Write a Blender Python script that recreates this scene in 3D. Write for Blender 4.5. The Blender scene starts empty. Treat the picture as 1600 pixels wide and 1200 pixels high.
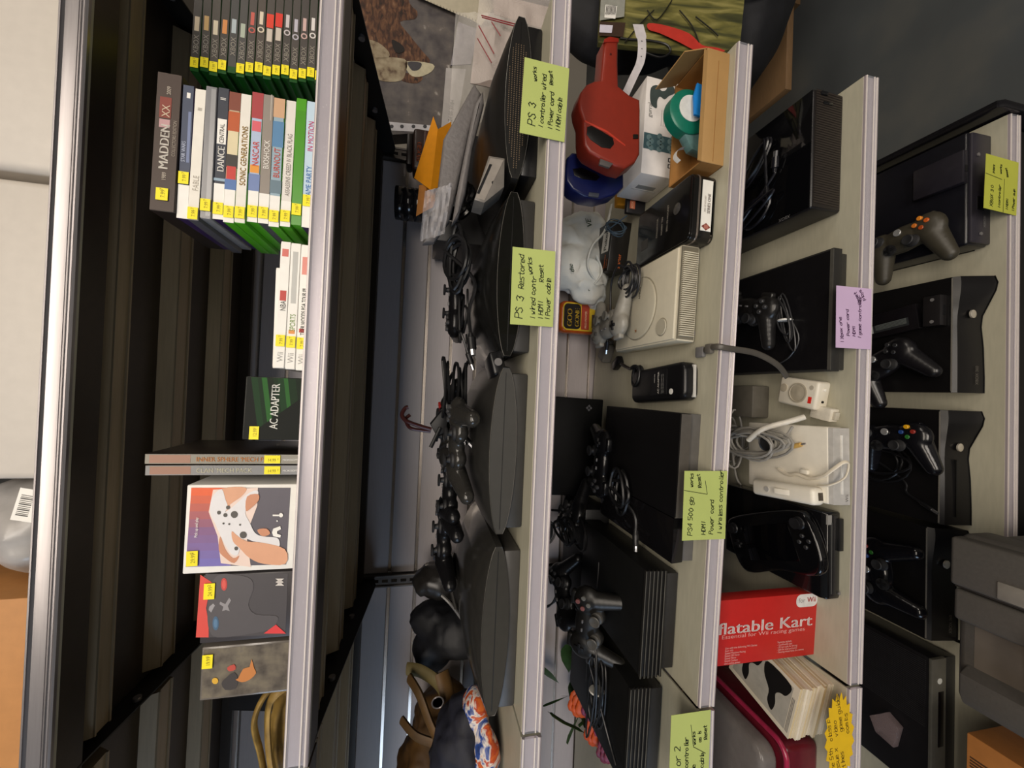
import bpy, bmesh, math, random
from math import sin, cos, pi, radians
from mathutils import Matrix, Vector, Euler, noise
random.seed(7)
SC = bpy.context.scene
COL = SC.collection
# ---------------------------------------------------------------- camera (phone held sideways: image right = world down)
FPX = 617.365
PITCH, YAW, ROLL = 0.2143, 0.0175, -0.0442
CAM = Vector((0.5527, -0.6265, 1.4726))
_cp, _sp = cos(PITCH), sin(PITCH)
FWD = Vector((sin(YAW) * _cp, cos(YAW) * _cp, -_sp))
_R0 = Vector((cos(YAW), -sin(YAW), 0)); _D0 = FWD.cross(_R0)
RGT = cos(ROLL) * _R0 + sin(ROLL) * _D0
DWN = -sin(ROLL) * _R0 + cos(ROLL) * _D0
cd = bpy.data.cameras.new('camera'); cam = bpy.data.objects.new('camera', cd); COL.objects.link(cam)
cd.sensor_fit = 'HORIZONTAL'; cd.sensor_width = 36; cd.lens = FPX / 1600 * 36
cd.clip_start = 0.02; cd.clip_end = 60
m = Matrix.Identity(4)
for i in range(3):
    m[i][0] = DWN[i]; m[i][1] = RGT[i]; m[i][2] = -FWD[i]; m[i][3] = CAM[i]
cam.matrix_world = m
SC.camera = cam
# ---------------------------------------------------------------- world and lights
wd = bpy.data.worlds.new('world'); SC.world = wd; wd.use_nodes = True
wd.node_tree.nodes['Background'].inputs[0].default_value = (0.55, 0.57, 0.62, 1)
wd.node_tree.nodes['Background'].inputs[1].default_value = 0.10
def area(name, loc, rot, sx, sy, power, col):
    l = bpy.data.lights.new(name, 'AREA'); l.shape = 'RECTANGLE'; l.size = sx; l.size_y = sy
    l.energy = power; l.color = col
    o = bpy.data.objects.new(name, l); COL.objects.link(o); o.location = loc; o.rotation_euler = rot
    return o
area('ceiling_strip', (0.75, -2.0, 3.0), (radians(30), 0, 0), 2.6, 0.5, 40, (1.0, 0.88, 0.74))
area('ceiling_strip_middle', (0.8, -4.6, 2.95), (radians(55), 0, 0), 3.2, 0.6, 84, (1.0, 0.90, 0.79))
area('ceiling_strip_rear', (0.8, -7.0, 2.9), (radians(65), 0, 0), 3.6, 0.8, 120, (1.0, 0.91, 0.81))
area('ceiling_strip_far', (3.4, -1.2, 3.0), (radians(10), 0, 0), 1.6, 0.4, 22, (1.0, 0.9, 0.78))
area('shop_window', (-3.1, -1.6, 1.6), (radians(90), 0, radians(-68)), 1.8, 1.8, 55, (0.55, 0.74, 1.0))
SC.view_settings.view_transform = 'Standard'; SC.view_settings.look = 'None'
SC.view_settings.gamma = 1; SC.view_settings.use_curve_mapping = False
SC.view_settings.exposure = 0.0
SC.cycles.max_bounces = 6

# ---------------------------------------------------------------- helpers
ZS = {0: (1.9528, 1.9613), 1: (1.6482, 1.6497), 2: (1.2977, 1.2943), 3: (.9734, .9346), 4: (.6355, .6323), 5: (.2025, .2204)}
SW = 1.22; SD = 0.538
def ray(x, y): return FWD + DWN * ((x - 800) / FPX) + RGT * ((600 - y) / FPX)
def at(x, y, Y=None, Z=None, X=None):
    r = ray(x, y)
    t = (Y - CAM.y) / r.y if Y is not None else (Z - CAM.z) / r.z if Z is not None else (X - CAM.x) / r.x
    return CAM + r * t
def sz(s, X): a, b = ZS[s]; return a + (b - a) * X / SW
def tilt(s): a, b = ZS[s]; return math.atan((a - b) / SW)
def lin(h):
    h = h.lstrip('#'); c = [int(h[i:i + 2], 16) / 255 for i in (0, 2, 4)]
    return [v / 12.92 if v <= .04045 else ((v + .055) / 1.055) ** 2.4 for v in c]
MATS = {}
def M(h, rough=.5, metal=0., var=.10, scale=60., bump=0., coat=0., alpha=1., trans=0., stretch=None, spec=.5):
    key = (h, rough, metal, var, scale, bump, coat, alpha, trans, stretch, spec)
    if key in MATS: return MATS[key]
    mt = bpy.data.materials.new('m_' + h.strip('#')); mt.use_nodes = True
    nt = mt.node_tree; b = nt.nodes['Principled BSDF']; c = lin(h)
    tc = nt.nodes.new('ShaderNodeTexCoord'); mp = nt.nodes.new('ShaderNodeMapping'); nz = nt.nodes.new('ShaderNodeTexNoise')
    nt.links.new(tc.outputs['Object'], mp.inputs[0]); nt.links.new(mp.outputs[0], nz.inputs['Vector'])
    nz.inputs['Scale'].default_value = scale; nz.inputs['Detail'].default_value = 5
    if stretch: mp.inputs['Scale'].default_value = stretch
    rp = nt.nodes.new('ShaderNodeValToRGB')
    rp.color_ramp.elements[0].position = .3; rp.color_ramp.elements[1].position = .7
    rp.color_ramp.elements[0].color = [v * (1 - var) for v in c] + [1]
    rp.color_ramp.elements[1].color = [min(1, v * (1 + var)) for v in c] + [1]
    nt.links.new(nz.outputs[0], rp.inputs[0]); nt.links.new(rp.outputs[0], b.inputs['Base Color'])
    b.inputs['Roughness'].default_value = rough; b.inputs['Metallic'].default_value = metal
    b.inputs['Coat Weight'].default_value = coat; b.inputs['Alpha'].default_value = alpha
    b.inputs['Transmission Weight'].default_value = trans; b.inputs['Specular IOR Level'].default_value = spec
    if bump:
        bp = nt.nodes.new('ShaderNodeBump'); bp.inputs['Strength'].default_value = bump; bp.inputs['Distance'].default_value = .002
        nt.links.new(nz.outputs[0], bp.inputs['Height']); nt.links.new(bp.outputs[0], b.inputs['Normal'])
    MATS[key] = mt; return mt
def patches(name, cols, scale, rough=.6, detail=3, stretch=None, bump=0, dist=0):
    """several colours in irregular patches (printed cloth, speckled paper)"""
    mt = bpy.data.materials.new(name); mt.use_nodes = True
    nt = mt.node_tree; b = nt.nodes['Principled BSDF']
    tc = nt.nodes.new('ShaderNodeTexCoord'); mp = nt.nodes.new('ShaderNodeMapping'); nz = nt.nodes.new('ShaderNodeTexNoise')
    nt.links.new(tc.outputs['Object'], mp.inputs[0]); nt.links.new(mp.outputs[0], nz.inputs['Vector'])
    if stretch: mp.inputs['Scale'].default_value = stretch
    nz.inputs['Scale'].default_value = scale; nz.inputs['Detail'].default_value = detail; nz.inputs['Distortion'].default_value = dist
    rp = nt.nodes.new('ShaderNodeValToRGB'); cr = rp.color_ramp
    for i, (pos, h) in enumerate(cols):
        e = cr.elements[i] if i < 2 else cr.elements.new(pos)
        e.position = pos; e.color = lin(h) + [1]
    nt.links.new(nz.outputs[0], rp.inputs[0]); nt.links.new(rp.outputs[0], b.inputs['Base Color'])
    b.inputs['Roughness'].default_value = rough
    if bump:
        bp = nt.nodes.new('ShaderNodeBump'); bp.inputs['Strength'].default_value = bump; bp.inputs['Distance'].default_value = .003
        nt.links.new(nz.outputs[0], bp.inputs['Height']); nt.links.new(bp.outputs[0], b.inputs['Normal'])
    return mt
def film(name, col='ffffff', haze=.12, rough=.12):
    """thin clear plastic film: mostly see-through, some shine"""
    mt = bpy.data.materials.new(name); mt.use_nodes = True; nt = mt.node_tree
    out = nt.nodes['Material Output']; b = nt.nodes['Principled BSDF']
    b.inputs['Base Color'].default_value = lin(col) + [1]; b.inputs['Roughness'].default_value = rough
    tr = nt.nodes.new('ShaderNodeBsdfTransparent'); mx = nt.nodes.new('ShaderNodeMixShader')
    nz = nt.nodes.new('ShaderNodeTexNoise'); nz.inputs['Scale'].default_value = 25; nz.inputs['Detail'].default_value = 4
    bp = nt.nodes.new('ShaderNodeBump'); bp.inputs['Strength'].default_value = .5; bp.inputs['Distance'].default_value = .004
    nt.links.new(nz.outputs[0], bp.inputs['Height']); nt.links.new(bp.outputs[0], b.inputs['Normal'])
    mx.inputs[0].default_value = haze
    nt.links.new(tr.outputs[0], mx.inputs[1]); nt.links.new(b.outputs[0], mx.inputs[2]); nt.links.new(mx.outputs[0], out.inputs[0])
    return mt

FONTC = {}
def font_geo(s):
    if s in FONTC: return FONTC[s]
    c = bpy.data.curves.new('t', 'FONT'); c.body = s; c.size = 1; c.fill_mode = 'FRONT'; c.resolution_u = 3
    o = bpy.data.objects.new('t', c)
    me = bpy.data.meshes.new_from_object(o)
    r = ([tuple(v.co[:2]) for v in me.vertices], [tuple(p.vertices) for p in me.polygons])
    bpy.data.objects.remove(o); bpy.data.meshes.remove(me); bpy.data.curves.remove(c)
    FONTC[s] = r; return r
# single-stroke handwriting, x 0-5, y 0-8 (baseline 2, x-height 6)
STROKES = dict(zip('abcdefghiklmnoprstuvwxyz', ["46 16 05 03 12 32 44|46 43 52", "08 02|04 26 46 44 32 02", "45 26 05 03 22 43", "46 26 05 03 22 43|48 42",
 "04 44 36 16 05 03 12 42", "47 38 27 22|16 46", "46 16 05 04 13 43|46 41 20 01", "08 02|05 26 45 42", "26 22|27 28", "08 02|46 04 42", "28 22 32",
 "06 02|05 16 25 22|25 36 45 42", "06 02|05 26 45 42", "26 05 03 22 43 45 26", "06 00|05 26 45 43 22 03", "06 02|04 26 46", "46 16 05 34 43 32 02",
 "28 23 32 42|06 46", "06 03 12 32 43|46 42", "06 22 46", "06 12 24 32 46", "06 42|02 46", "06 23|46 10", "06 46 02 42"]))
STROKES.update(dict(zip('ABCDEHIMOPRSVWX', ["02 28 42|15 35", "02 08 38 47 36 05 35 44 43 32 02", "47 38 18 07 03 12 32 43", "02 08 28 46 44 22 02", "48 08 02 42|05 35",
 "08 02|48 42|05 45", "28 22", "02 08 25 48 42", "28 06 04 22 44 46 28", "02 08 38 47 46 35 05", "02 08 38 47 46 35 05 42", "47 28 07 16 35 43 22 03", "08 22 48", "08 12 26 32 48", "08 42|02 48"])))
STROKES.update(dict(zip('0123459', ["28 06 04 22 44 46 28", "28 22", "07 28 47 46 02 42", "07 28 47 36 25 35 44 32 03", "38 04 44|38 32", "48 08 05 35 44 32 02", "46 37 16 15 35 47 42"])))

class MB:
    """collects shapes with their materials; build() links them as ONE mesh object"""
    def __init__(s): s.v = []; s.f = []; s.fm = []; s.mats = []; s.T = Matrix.Identity(4)
    def mi(s, mt):
        if mt not in s.mats: s.mats.append(mt)
        return s.mats.index(mt)
    def add(s, vs, fs, mt):
        n = len(s.v); k = s.mi(mt)
        s.v += [s.T @ Vector(v) for v in vs]
        for f in fs: s.f.append(tuple(i + n for i in f)); s.fm.append(k)
        return s
    def bm(s, b, mt):
        b.verts.index_update()
        s.add([v.co.copy() for v in b.verts], [[v.index for v in f.verts] for f in b.faces], mt); b.free(); return s
    def box(s, x0, x1, y0, y1, z0, z1, mt, bev=0, seg=2):
        b = bmesh.new(); bmesh.ops.create_cube(b, size=1)
        for v in b.verts: v.co = Vector(((x0 + x1) / 2 + v.co.x * (x1 - x0), (y0 + y1) / 2 + v.co.y * (y1 - y0), (z0 + z1) / 2 + v.co.z * (z1 - z0)))
        if bev: bmesh.ops.bevel(b, geom=b.edges[:], offset=bev, segments=seg, affect='EDGES', profile=.5)
        return s.bm(b, mt)
    def prism(s, pts, axis, a, b_, mt, bev=0, seg=2):
        """closed 2-D outline pushed from a to b_ along an axis; pts are the two other axes in xyz order"""
        def P(p, t): return (t, p[0], p[1]) if axis == 'x' else (p[0], t, p[1]) if axis == 'y' else (p[0], p[1], t)
        b = bmesh.new(); A = [b.verts.new(P(p, a)) for p in pts]; B = [b.verts.new(P(p, b_)) for p in pts]; n = len(pts)
        fa = b.faces.new(A); fb = b.faces.new(B[::-1])
        for i in range(n): b.faces.new((A[i], B[i], B[(i + 1) % n], A[(i + 1) % n]))
        bmesh.ops.recalc_face_normals(b, faces=b.faces[:])
        if bev: bmesh.ops.bevel(b, geom=list(set(fa.edges[:] + fb.edges[:])), offset=bev, segments=seg, affect='EDGES', profile=.5)
        return s.bm(b, mt)
    def lathe(s, prof, mt, n=28, c=(0, 0, 0), axis='z'):
        vs = []; fs = []
        def P(r, z, t):
            x, y = r * cos(t), r * sin(t)
            q = (x, y, z) if axis == 'z' else (z, x, y) if axis == 'x' else (x, -z, y)
            return (c[0] + q[0], c[1] + q[1], c[2] + q[2])
        for r, z in prof:
            for i in range(n): vs.append(P(r, z, 2 * pi * i / n))
        for j in range(len(prof) - 1):
            for i in range(n): fs.append((j * n + i, j * n + (i + 1) % n, (j + 1) * n + (i + 1) % n, (j + 1) * n + i))
        if prof[0][0] > 1e-6: fs.append(tuple(range(n))[::-1])
        if prof[-1][0] > 1e-6: fs.append(tuple((len(prof) - 1) * n + i for i in range(n)))
        return s.add(vs, fs, mt)
    def cyl(s, c, r, h, mt, n=24, axis='z', bev=0):
        b = min(bev, r * .5, h * .5)
        pr = [(0, 0), (r - b, 0), (r, b), (r, h - b), (r - b, h), (0, h)] if b else [(0, 0), (r, 0), (r, h), (0, h)]
        return s.lathe(pr, mt, n, c, axis)
    def ell(s, c, r, mt, n=16):
        vs = []; fs = []; mN = n // 2
        for j in range(mN + 1):
            ph = pi * j / mN
            for i in range(n): vs.append((c[0] + r[0] * sin(ph) * cos(2 * pi * i / n), c[1] + r[1] * sin(ph) * sin(2 * pi * i / n), c[2] - r[2] * cos(ph)))
        for j in range(mN):
            for i in range(n): fs.append((j * n + i, j * n + (i + 1) % n, (j + 1) * n + (i + 1) % n, (j + 1) * n + i))
        return s.add(vs, fs, mt)
    def tube(s, pts, r, mt, n=8, flat=1.):
        pts = [Vector(p) for p in pts]; vs = []; fs = []; up = None
        R = r if isinstance(r, (list, tuple)) else [r] * len(pts)
        for k, p in enumerate(pts):
            t = (pts[min(k + 1, len(pts) - 1)] - pts[max(k - 1, 0)]); t = t.normalized() if t.length > 1e-9 else Vector((0, 0, 1))
            if up is None: up = Vector((0, 0, 1)) if abs(t.z) < .9 else Vector((1, 0, 0))
            sd = t.cross(up)
            if sd.length < 1e-5: sd = t.orthogonal()
            sd.normalize(); up = sd.cross(t).normalized()
            for i in range(n): vs.append(p + (sd * cos(2 * pi * i / n) + up * sin(2 * pi * i / n) * flat) * R[k])
        for k in range(len(pts) - 1):
            for i in range(n): fs.append((k * n + i, k * n + (i + 1) % n, (k + 1) * n + (i + 1) % n, (k + 1) * n + i))
        fs.append(tuple(range(n))[::-1]); fs.append(tuple((len(pts) - 1) * n + i for i in range(n)))
        return s.add(vs, fs, mt)
    def grid(s, fn, nu, nv, mt):
        vs = [fn(i / nu, j / nv) for j in range(nv + 1) for i in range(nu + 1)]
        fs = [(j * (nu + 1) + i, j * (nu + 1) + i + 1, (j + 1) * (nu + 1) + i + 1, (j + 1) * (nu + 1) + i) for j in range(nv) for i in range(nu)]
        return s.add(vs, fs, mt)
    def poly(s, pts, mt): return s.add(pts, [tuple(range(len(pts)))], mt)
    def text(s, body, F, size, mt, align='L', sx=1., shear=0., bold=0.):
        vs, fs = font_geo(body); w = max([v[0] for v in vs] or [0]); o = {'L': 0, 'C': w / 2, 'R': w}[align]
        for dx in ((0,) if not bold else (-bold, 0, bold)):
            s.add([F @ Vector(((x - o + dx + shear * y) * size * sx, y * size, abs(dx) * .002)) for x, y in vs], fs, mt)
        return s
    def write(s, body, F, size, w, mt, slant=.15, adv=1., rnd=None):
        """handwriting made of thin ribbons"""
        rnd = rnd or random; x = 0.; u = size / 6.
        for ch in body:
            if ch == ' ': x += 4 * adv; continue
            if ch not in STROKES: x += 2; continue
            jx, jy = rnd.uniform(-.4, .4), rnd.uniform(-.5, .5)
            for st in STROKES[ch].split('|'):
                P = [(x + (int(a[0]) + rnd.uniform(-.25, .25)) * adv + jx + slant * int(a[1]), int(a[1]) - 2 + jy + rnd.uniform(-.25, .25)) for a in st.split()]
                for a, b in zip(P, P[1:]):
                    a = Vector(a) * u; b = Vector(b) * u; d = b - a
                    if d.length < 1e-7: continue
                    d.normalize(); nn = Vector((-d.y, d.x)) * w / 2; a = a - d * w * .3; b = b + d * w * .3
                    q = [a - nn, b - nn, b + nn, a + nn]
                    s.add([F @ Vector((t.x, t.y, 0)) for t in q], [(0, 1, 2, 3)], mt)
            x += (2.6 if ch in '1Iil' else 5.2) * adv
        return s
    def build(s, name, parent=None, world=False, smooth=True, ang=38):
        me = bpy.data.meshes.new(name)
        if world and parent is not None:
            Mi = ROOTM[parent.name if parent.name in ROOTM else parent.parent.name].inverted(); vs = [Mi @ v for v in s.v]
        else: vs = s.v
        me.from_pydata([tuple(v) for v in vs], [], s.f)
        for mt in s.mats: me.materials.append(mt)
        me.polygons.foreach_set('material_index', s.fm)
        me.validate(); me.update()
        if smooth:
            me.polygons.foreach_set('use_smooth', [True] * len(me.polygons)); me.set_sharp_from_angle(angle=radians(ang))
        o = bpy.data.objects.new(name, me); COL.objects.link(o)
        if parent is not None: o.parent = parent
        return o
ROOTM = {}
def place(o, loc, rz=0, ry=0, rx=0):
    o.location = loc; o.rotation_euler = (rx, ry, rz)
    ROOTM[o.name] = Matrix.LocRotScale(Vector(loc), Euler((rx, ry, rz)), None)
def tag(o, label, cat, group=None):
    o['label'] = label; o['category'] = cat
    if group: o['group'] = group
    return o
def thing(name, label, cat, loc=(0, 0, 0), rz=0, ry=0, rx=0, group=None):
    o = bpy.data.objects.new(name, None); COL.objects.link(o); o.empty_display_size = .05
    place(o, loc, rz, ry, rx); return tag(o, label, cat, group)
def solo(mb, name, label, cat, loc=(0, 0, 0), rz=0, ry=0, rx=0, group=None, world=False, ang=38):
    if world:
        T = Matrix.Translation(-Vector(loc)); mb.v = [T @ v for v in mb.v]
    o = mb.build(name, None, ang=ang); place(o, loc, rz, ry, rx); return tag(o, label, cat, group)
def on(s, X, Y, rz=0): return dict(loc=(X, Y, sz(s, X)), ry=tilt(s), rz=rz)
def FR(x, y, z): return Matrix.Translation((x, y, z)) @ Matrix.Rotation(pi / 2, 4, 'X')        # writing on a front face
def TP(x, y, z, a=0): return Matrix.Translation((x, y, z)) @ Matrix.Rotation(a, 4, 'Z')         # writing on a top face
def frame(o, ux, uy):
    ux = Vector(ux).normalized(); uy = Vector(uy); uy = (uy - ux * uy.dot(ux)).normalized(); uz = ux.cross(uy)
    F = Matrix.Identity(4)
    for i in range(3): F[i][0] = ux[i]; F[i][1] = uy[i]; F[i][2] = uz[i]; F[i][3] = o[i]
    return F
def spline(pts, n=6, closed=False):
    pts = [Vector(p) for p in pts]; out = []; N = len(pts)
    rng = range(N) if closed else range(N - 1)
    for i in rng:
        if closed: a, b, c, d = pts[i - 1], pts[i], pts[(i + 1) % N], pts[(i + 2) % N]
        else: a, b, c, d = pts[max(i - 1, 0)], pts[i], pts[i + 1], pts[min(i + 2, N - 1)]
        for k in range(n):
            t = k / n
            out.append(.5 * ((2 * b) + (c - a) * t + (2 * a - 5 * b + 4 * c - d) * t * t + (3 * b - a - 3 * c + d) * t ** 3))
    if not closed: out.append(pts[-1])
    return out
def rrect(x0, x1, y0, y1, r, n=5):
    P = []
    for cx, cy, a in ((x1 - r, y1 - r, 0), (x0 + r, y1 - r, 90), (x0 + r, y0 + r, 180), (x1 - r, y0 + r, 270)):
        for k in range(n + 1): t = radians(a + 90 * k / n); P.append((cx + r * cos(t), cy + r * sin(t)))
    return P
def circ(cx, cy, r, n=20, ry=None): return [(cx + r * cos(2 * pi * k / n), cy + (ry or r) * sin(2 * pi * k / n)) for k in range(n)]
def blob(mb, voxel=.004, it=6):
    """melts overlapping solids of a builder into one smooth skin; returns (verts, faces)"""
    me = bpy.data.meshes.new('b'); me.from_pydata([tuple(v) for v in mb.v], [], mb.f)
    o = bpy.data.objects.new('b', me); COL.objects.link(o)
    r = o.modifiers.new('r', 'REMESH'); r.mode = 'VOXEL'; r.voxel_size = voxel
    if it: k = o.modifiers.new('s', 'SMOOTH'); k.iterations = it; k.factor = .5
    bpy.context.view_layer.update()
    ev = o.evaluated_get(bpy.context.evaluated_depsgraph_get()); e = ev.to_mesh()
    res = ([v.co.copy() for v in e.vertices], [tuple(p.vertices) for p in e.polygons])
    ev.to_mesh_clear(); bpy.data.objects.remove(o); bpy.data.meshes.remove(me)
    return res
def copy_tree(o, loc, rz=0, ry=0, rx=0, label=None, group=None):
    r = o.copy(); COL.objects.link(r); place(r, loc, rz, ry, rx)
    if label: r['label'] = label
    if group: r['group'] = group
    for ch in list(o.children):
        c = ch.copy(); COL.objects.link(c); c.parent = r
        for g in list(ch.children):
            d = g.copy(); COL.objects.link(d); d.parent = c
    return r
def px(pts, Y): return [at(x, y, Y=Y) for x, y in pts]
def loops(c, rx, ry, n, turns, rnd, ax=(1, 0, 0), ay=(0, 1, 0), wob=.15, lift=.0):
    """points of a coiled cable"""
    c = Vector(c); ax = Vector(ax); ay = Vector(ay); az = ax.cross(ay); P = []
    N = int(n * turns)
    for k in range(N + 1):
        t = 2 * pi * k / n; j = k / max(N, 1)
        e = 1 + wob * sin(t * .37 + rnd * 3) + wob * .6 * sin(t * .21 + rnd)
        P.append(c + ax * rx * e * cos(t + rnd) + ay * ry * (1 + wob * sin(t * .29 + 2 * rnd)) * sin(t + rnd) + az * (lift * j + .002 * sin(t * 1.7 + rnd)))
    return P
# common surfaces
BLK = M('141416', .48, var=.15, spec=.3); GLOSS = M('0a0a0c', .07, var=.05, coat=.3); SATIN = M('121214', .30, var=.1, spec=.38); DGREY = M('3b3a3b', .5); MGREY = M('6c6a6a', .5)
CORD = M('121214', .4); WHITE = M('e8e6e0', .45, var=.04); YEL = M('f6e60a', .55, var=.05, scale=20); INK = M('16140f', .6); CREAM = M('aeaa97', .42, var=.05, scale=25, stretch=(1, 6, 6))
STEEL = M('9a9698', .3, .7, var=.06, stretch=(.3, 8, 8)); PINK = M('9a8c14', .6)
# ================================================================ floor
def struct(mb, name):
    o = mb.build(name); o['kind'] = 'structure'; return o
mb = MB(); FLOORM = patches('concrete', [(.3, '3d4144'), (.5, '474b4d'), (.62, '545553'), (.8, '6a6862')], 2.2, .55, 6)
mb.box(-3.3, 5.6, -8.3, 3.25, -.05, 0, FLOORM); struct(mb, 'floor')
# ================================================================ shelving
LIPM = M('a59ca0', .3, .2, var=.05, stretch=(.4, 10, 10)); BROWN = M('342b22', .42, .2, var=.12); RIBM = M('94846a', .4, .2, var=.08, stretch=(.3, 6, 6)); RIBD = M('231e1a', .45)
BRK = M('15130f', .5, .1); LIPE = M('c9c4b8', .4, var=.04)
CHAN = [(0, -.0008), (-.0042, -.0008), (-.0046, -.0036), (-.0018, -.0060), (-.0010, -.0120), (-.0014, -.0255), (-.0046, -.0290), (-.0060, -.0315), (-.0046, -.0335), (0, -.0335)]
CLEAR = film('clear_strip', 'f4f4ff', .10, .08)
def shelf(s, x0, L, label, brackets=(True, True), dirt=True, bar=False):
    zz = sz(s, 0) if x0 < -.1 else sz(s, x0)
    t = thing('display_shelf', label, 'shelf', (x0, 0, zz), ry=tilt(s) if x0 > -.1 else 0, group=None)
    d = MB()
    d.box(.001, L - .001, .0, SD, -.003, 0, CREAM); d.box(.001, L - .001, 0, .004, -.0335, -.003, CREAM)
    d.build('deck', t)
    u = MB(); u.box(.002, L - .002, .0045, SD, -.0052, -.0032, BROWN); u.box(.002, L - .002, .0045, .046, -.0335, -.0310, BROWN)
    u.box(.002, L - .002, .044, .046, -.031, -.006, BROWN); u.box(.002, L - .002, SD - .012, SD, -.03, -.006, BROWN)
    u.build('underside', t)
    for a, b in ((.062, .118), (.212, .276), (.372, .436)):
        r = MB(); r.prism([(a, -.0054), (a + .012, -.026), (b - .012, -.026), (b, -.0054)], 'x', .02, L - .02, RIBM if a < .3 else RIBM)
        for e in (a + .0125, b - .0155): r.box(.02, L - .02, e, e + .003, -.0285, -.0255, RIBM)
        r.build('stiffener', t)
    c = MB(); c.prism(CHAN, 'x', .001, L - .001, STEEL if bar else LIPM)
    for z in (-.0030, -.0225, -.0290): c.box(.001, L - .001, -.0056, -.0040, z - .0009, z + .0009, STEEL if bar else M('dcd4ce', .3, var=.04))
    c.build('price_channel', t)
    if not bar:
        e = MB(); e.box(.001, L - .001, -.0052, -.0048, -.030, -.004, CLEAR); e.build('clear_cover', t)
    for k, bx in enumerate((.005, L - .008)):
        if brackets[k]:
            q = MB(); q.prism([(SD + .008, -.006), (SD + .008, -.058), (SD - .03, -.066), (.06, -.0345), (.02, -.0335), (.02, -.006)], 'x', bx, bx + .003, BRK)
            qo = q.build('bracket', t)
            for yy in (.16, .36): q = MB(); q.cyl((bx + (.003 if k == 0 else -.006), yy, -.030), .006, .006, STEEL, 10, 'x'); q.build('bolt', qo)
    return t
for s, lab in ((0, 'top shelf with bare steel front edge holding white cartons above the games'),
               (1, 'second shelf from the top carrying video game cases and small boxes'),
               (2, 'middle shelf carrying glossy curved black consoles with two green notes'),
               (3, 'shelf carrying the open brown carton, grey disc console and price guns'),
               (4, 'shelf carrying the small white console and red upright box'),
               (5, 'lowest base shelf carrying black consoles beside the grey tool box')):
    shelf(s, 0, SW, lab, (s < 5, s < 5), bar=(s == 0))
for s, lab in ((0, 'end of the top shelf in the bay left of the slotted upright'), (1, 'shelf under the olive cloth bag in the bay left of the slotted upright'),
               (2, 'shelf under the brown handbag in the bay left of the slotted upright'), (3, 'shelf under the orange flowers in the bay left of the slotted upright'),
               (4, 'shelf under the maroon tub in the bay left of the slotted upright'), (5, 'base shelf under the console beside the orange box, left bay')):
    shelf(s, -1.226, 1.22, lab, brackets=(False, False), bar=(s == 0))
# slotted uprights
UPM = M('55504c', .4, .5)
for X, lab in ((0, 'slotted steel upright at the left end of the main bay'), (SW, 'slotted steel upright at the right end of the main bay')):
    t = thing('shelf_upright', lab, 'upright', (X, SD + .012, 0))
    a = MB(); a.box(-.015, .015, -.003, .020, 0, 2.25, UPM); a.box(-.017, -.012, -.006, .0, 0, 2.25, UPM, .001); a.box(.012, .017, -.006, .0, 0, 2.25, UPM, .001)
    a.build('post', t)
    b = MB()
    for k in range(88):
        z = .03 + .0254 * k; b.box(-.004, .004, -.0036, -.0028, z, z + .016, GLOSS)
    b.build('slots', t)
# slatwall
SLAT = M('b2aaaa', .42, var=.04, scale=30, stretch=(.6, 1, 14)); GROOVE = M('c8beb4', .22, .85, var=.04)
def slatwall(x0, x1, label):
    t = thing('slatwall_panel', label, 'panel', ((x0 + x1) / 2, SD + .022, 0)); hw = (x1 - x0) / 2
    b = MB(); g = MB(); z = .229 - .0735 * 2; p = 0.0735
    while z < 2.25:
        b.box(-hw, hw, 0, .012, z + .0042, z + p - .0042, SLAT, .0015, 1); g.box(-hw, hw, .007, .011, z + p - .0046, z + p + .0046, GROOVE); z += p
    b.box(-hw, hw, .012, .016, .08, 2.25, SLAT)
    b.build('board', t); g.build('groove_strip', t)
slatwall(.017, SW - .017, 'grey grooved slatwall behind the main bay shelves'); slatwall(-1.2, -.017, 'bluish grooved slatwall behind the left bay shelves')
# base plinth and end panel
mb = MB(); mb.box(-1.22, SW, .03, SD, 0, .168, M('171514', .5), .002); solo(mb, 'kick_plinth', 'black plinth under the lowest shelf', 'plinth', (0, 0, 0.0))
mb = MB(); mb.prism([(-.012, .003), (SD + .02, .003), (SD + .02, .262), (-.004, .262), (-.012, .25)], 'x', 0, .018, M('131215', .2), .004); solo(mb, 'end_panel', 'black end panel at the right end of the lowest shelf', 'panel', (SW + .004, 0, 0))

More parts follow.
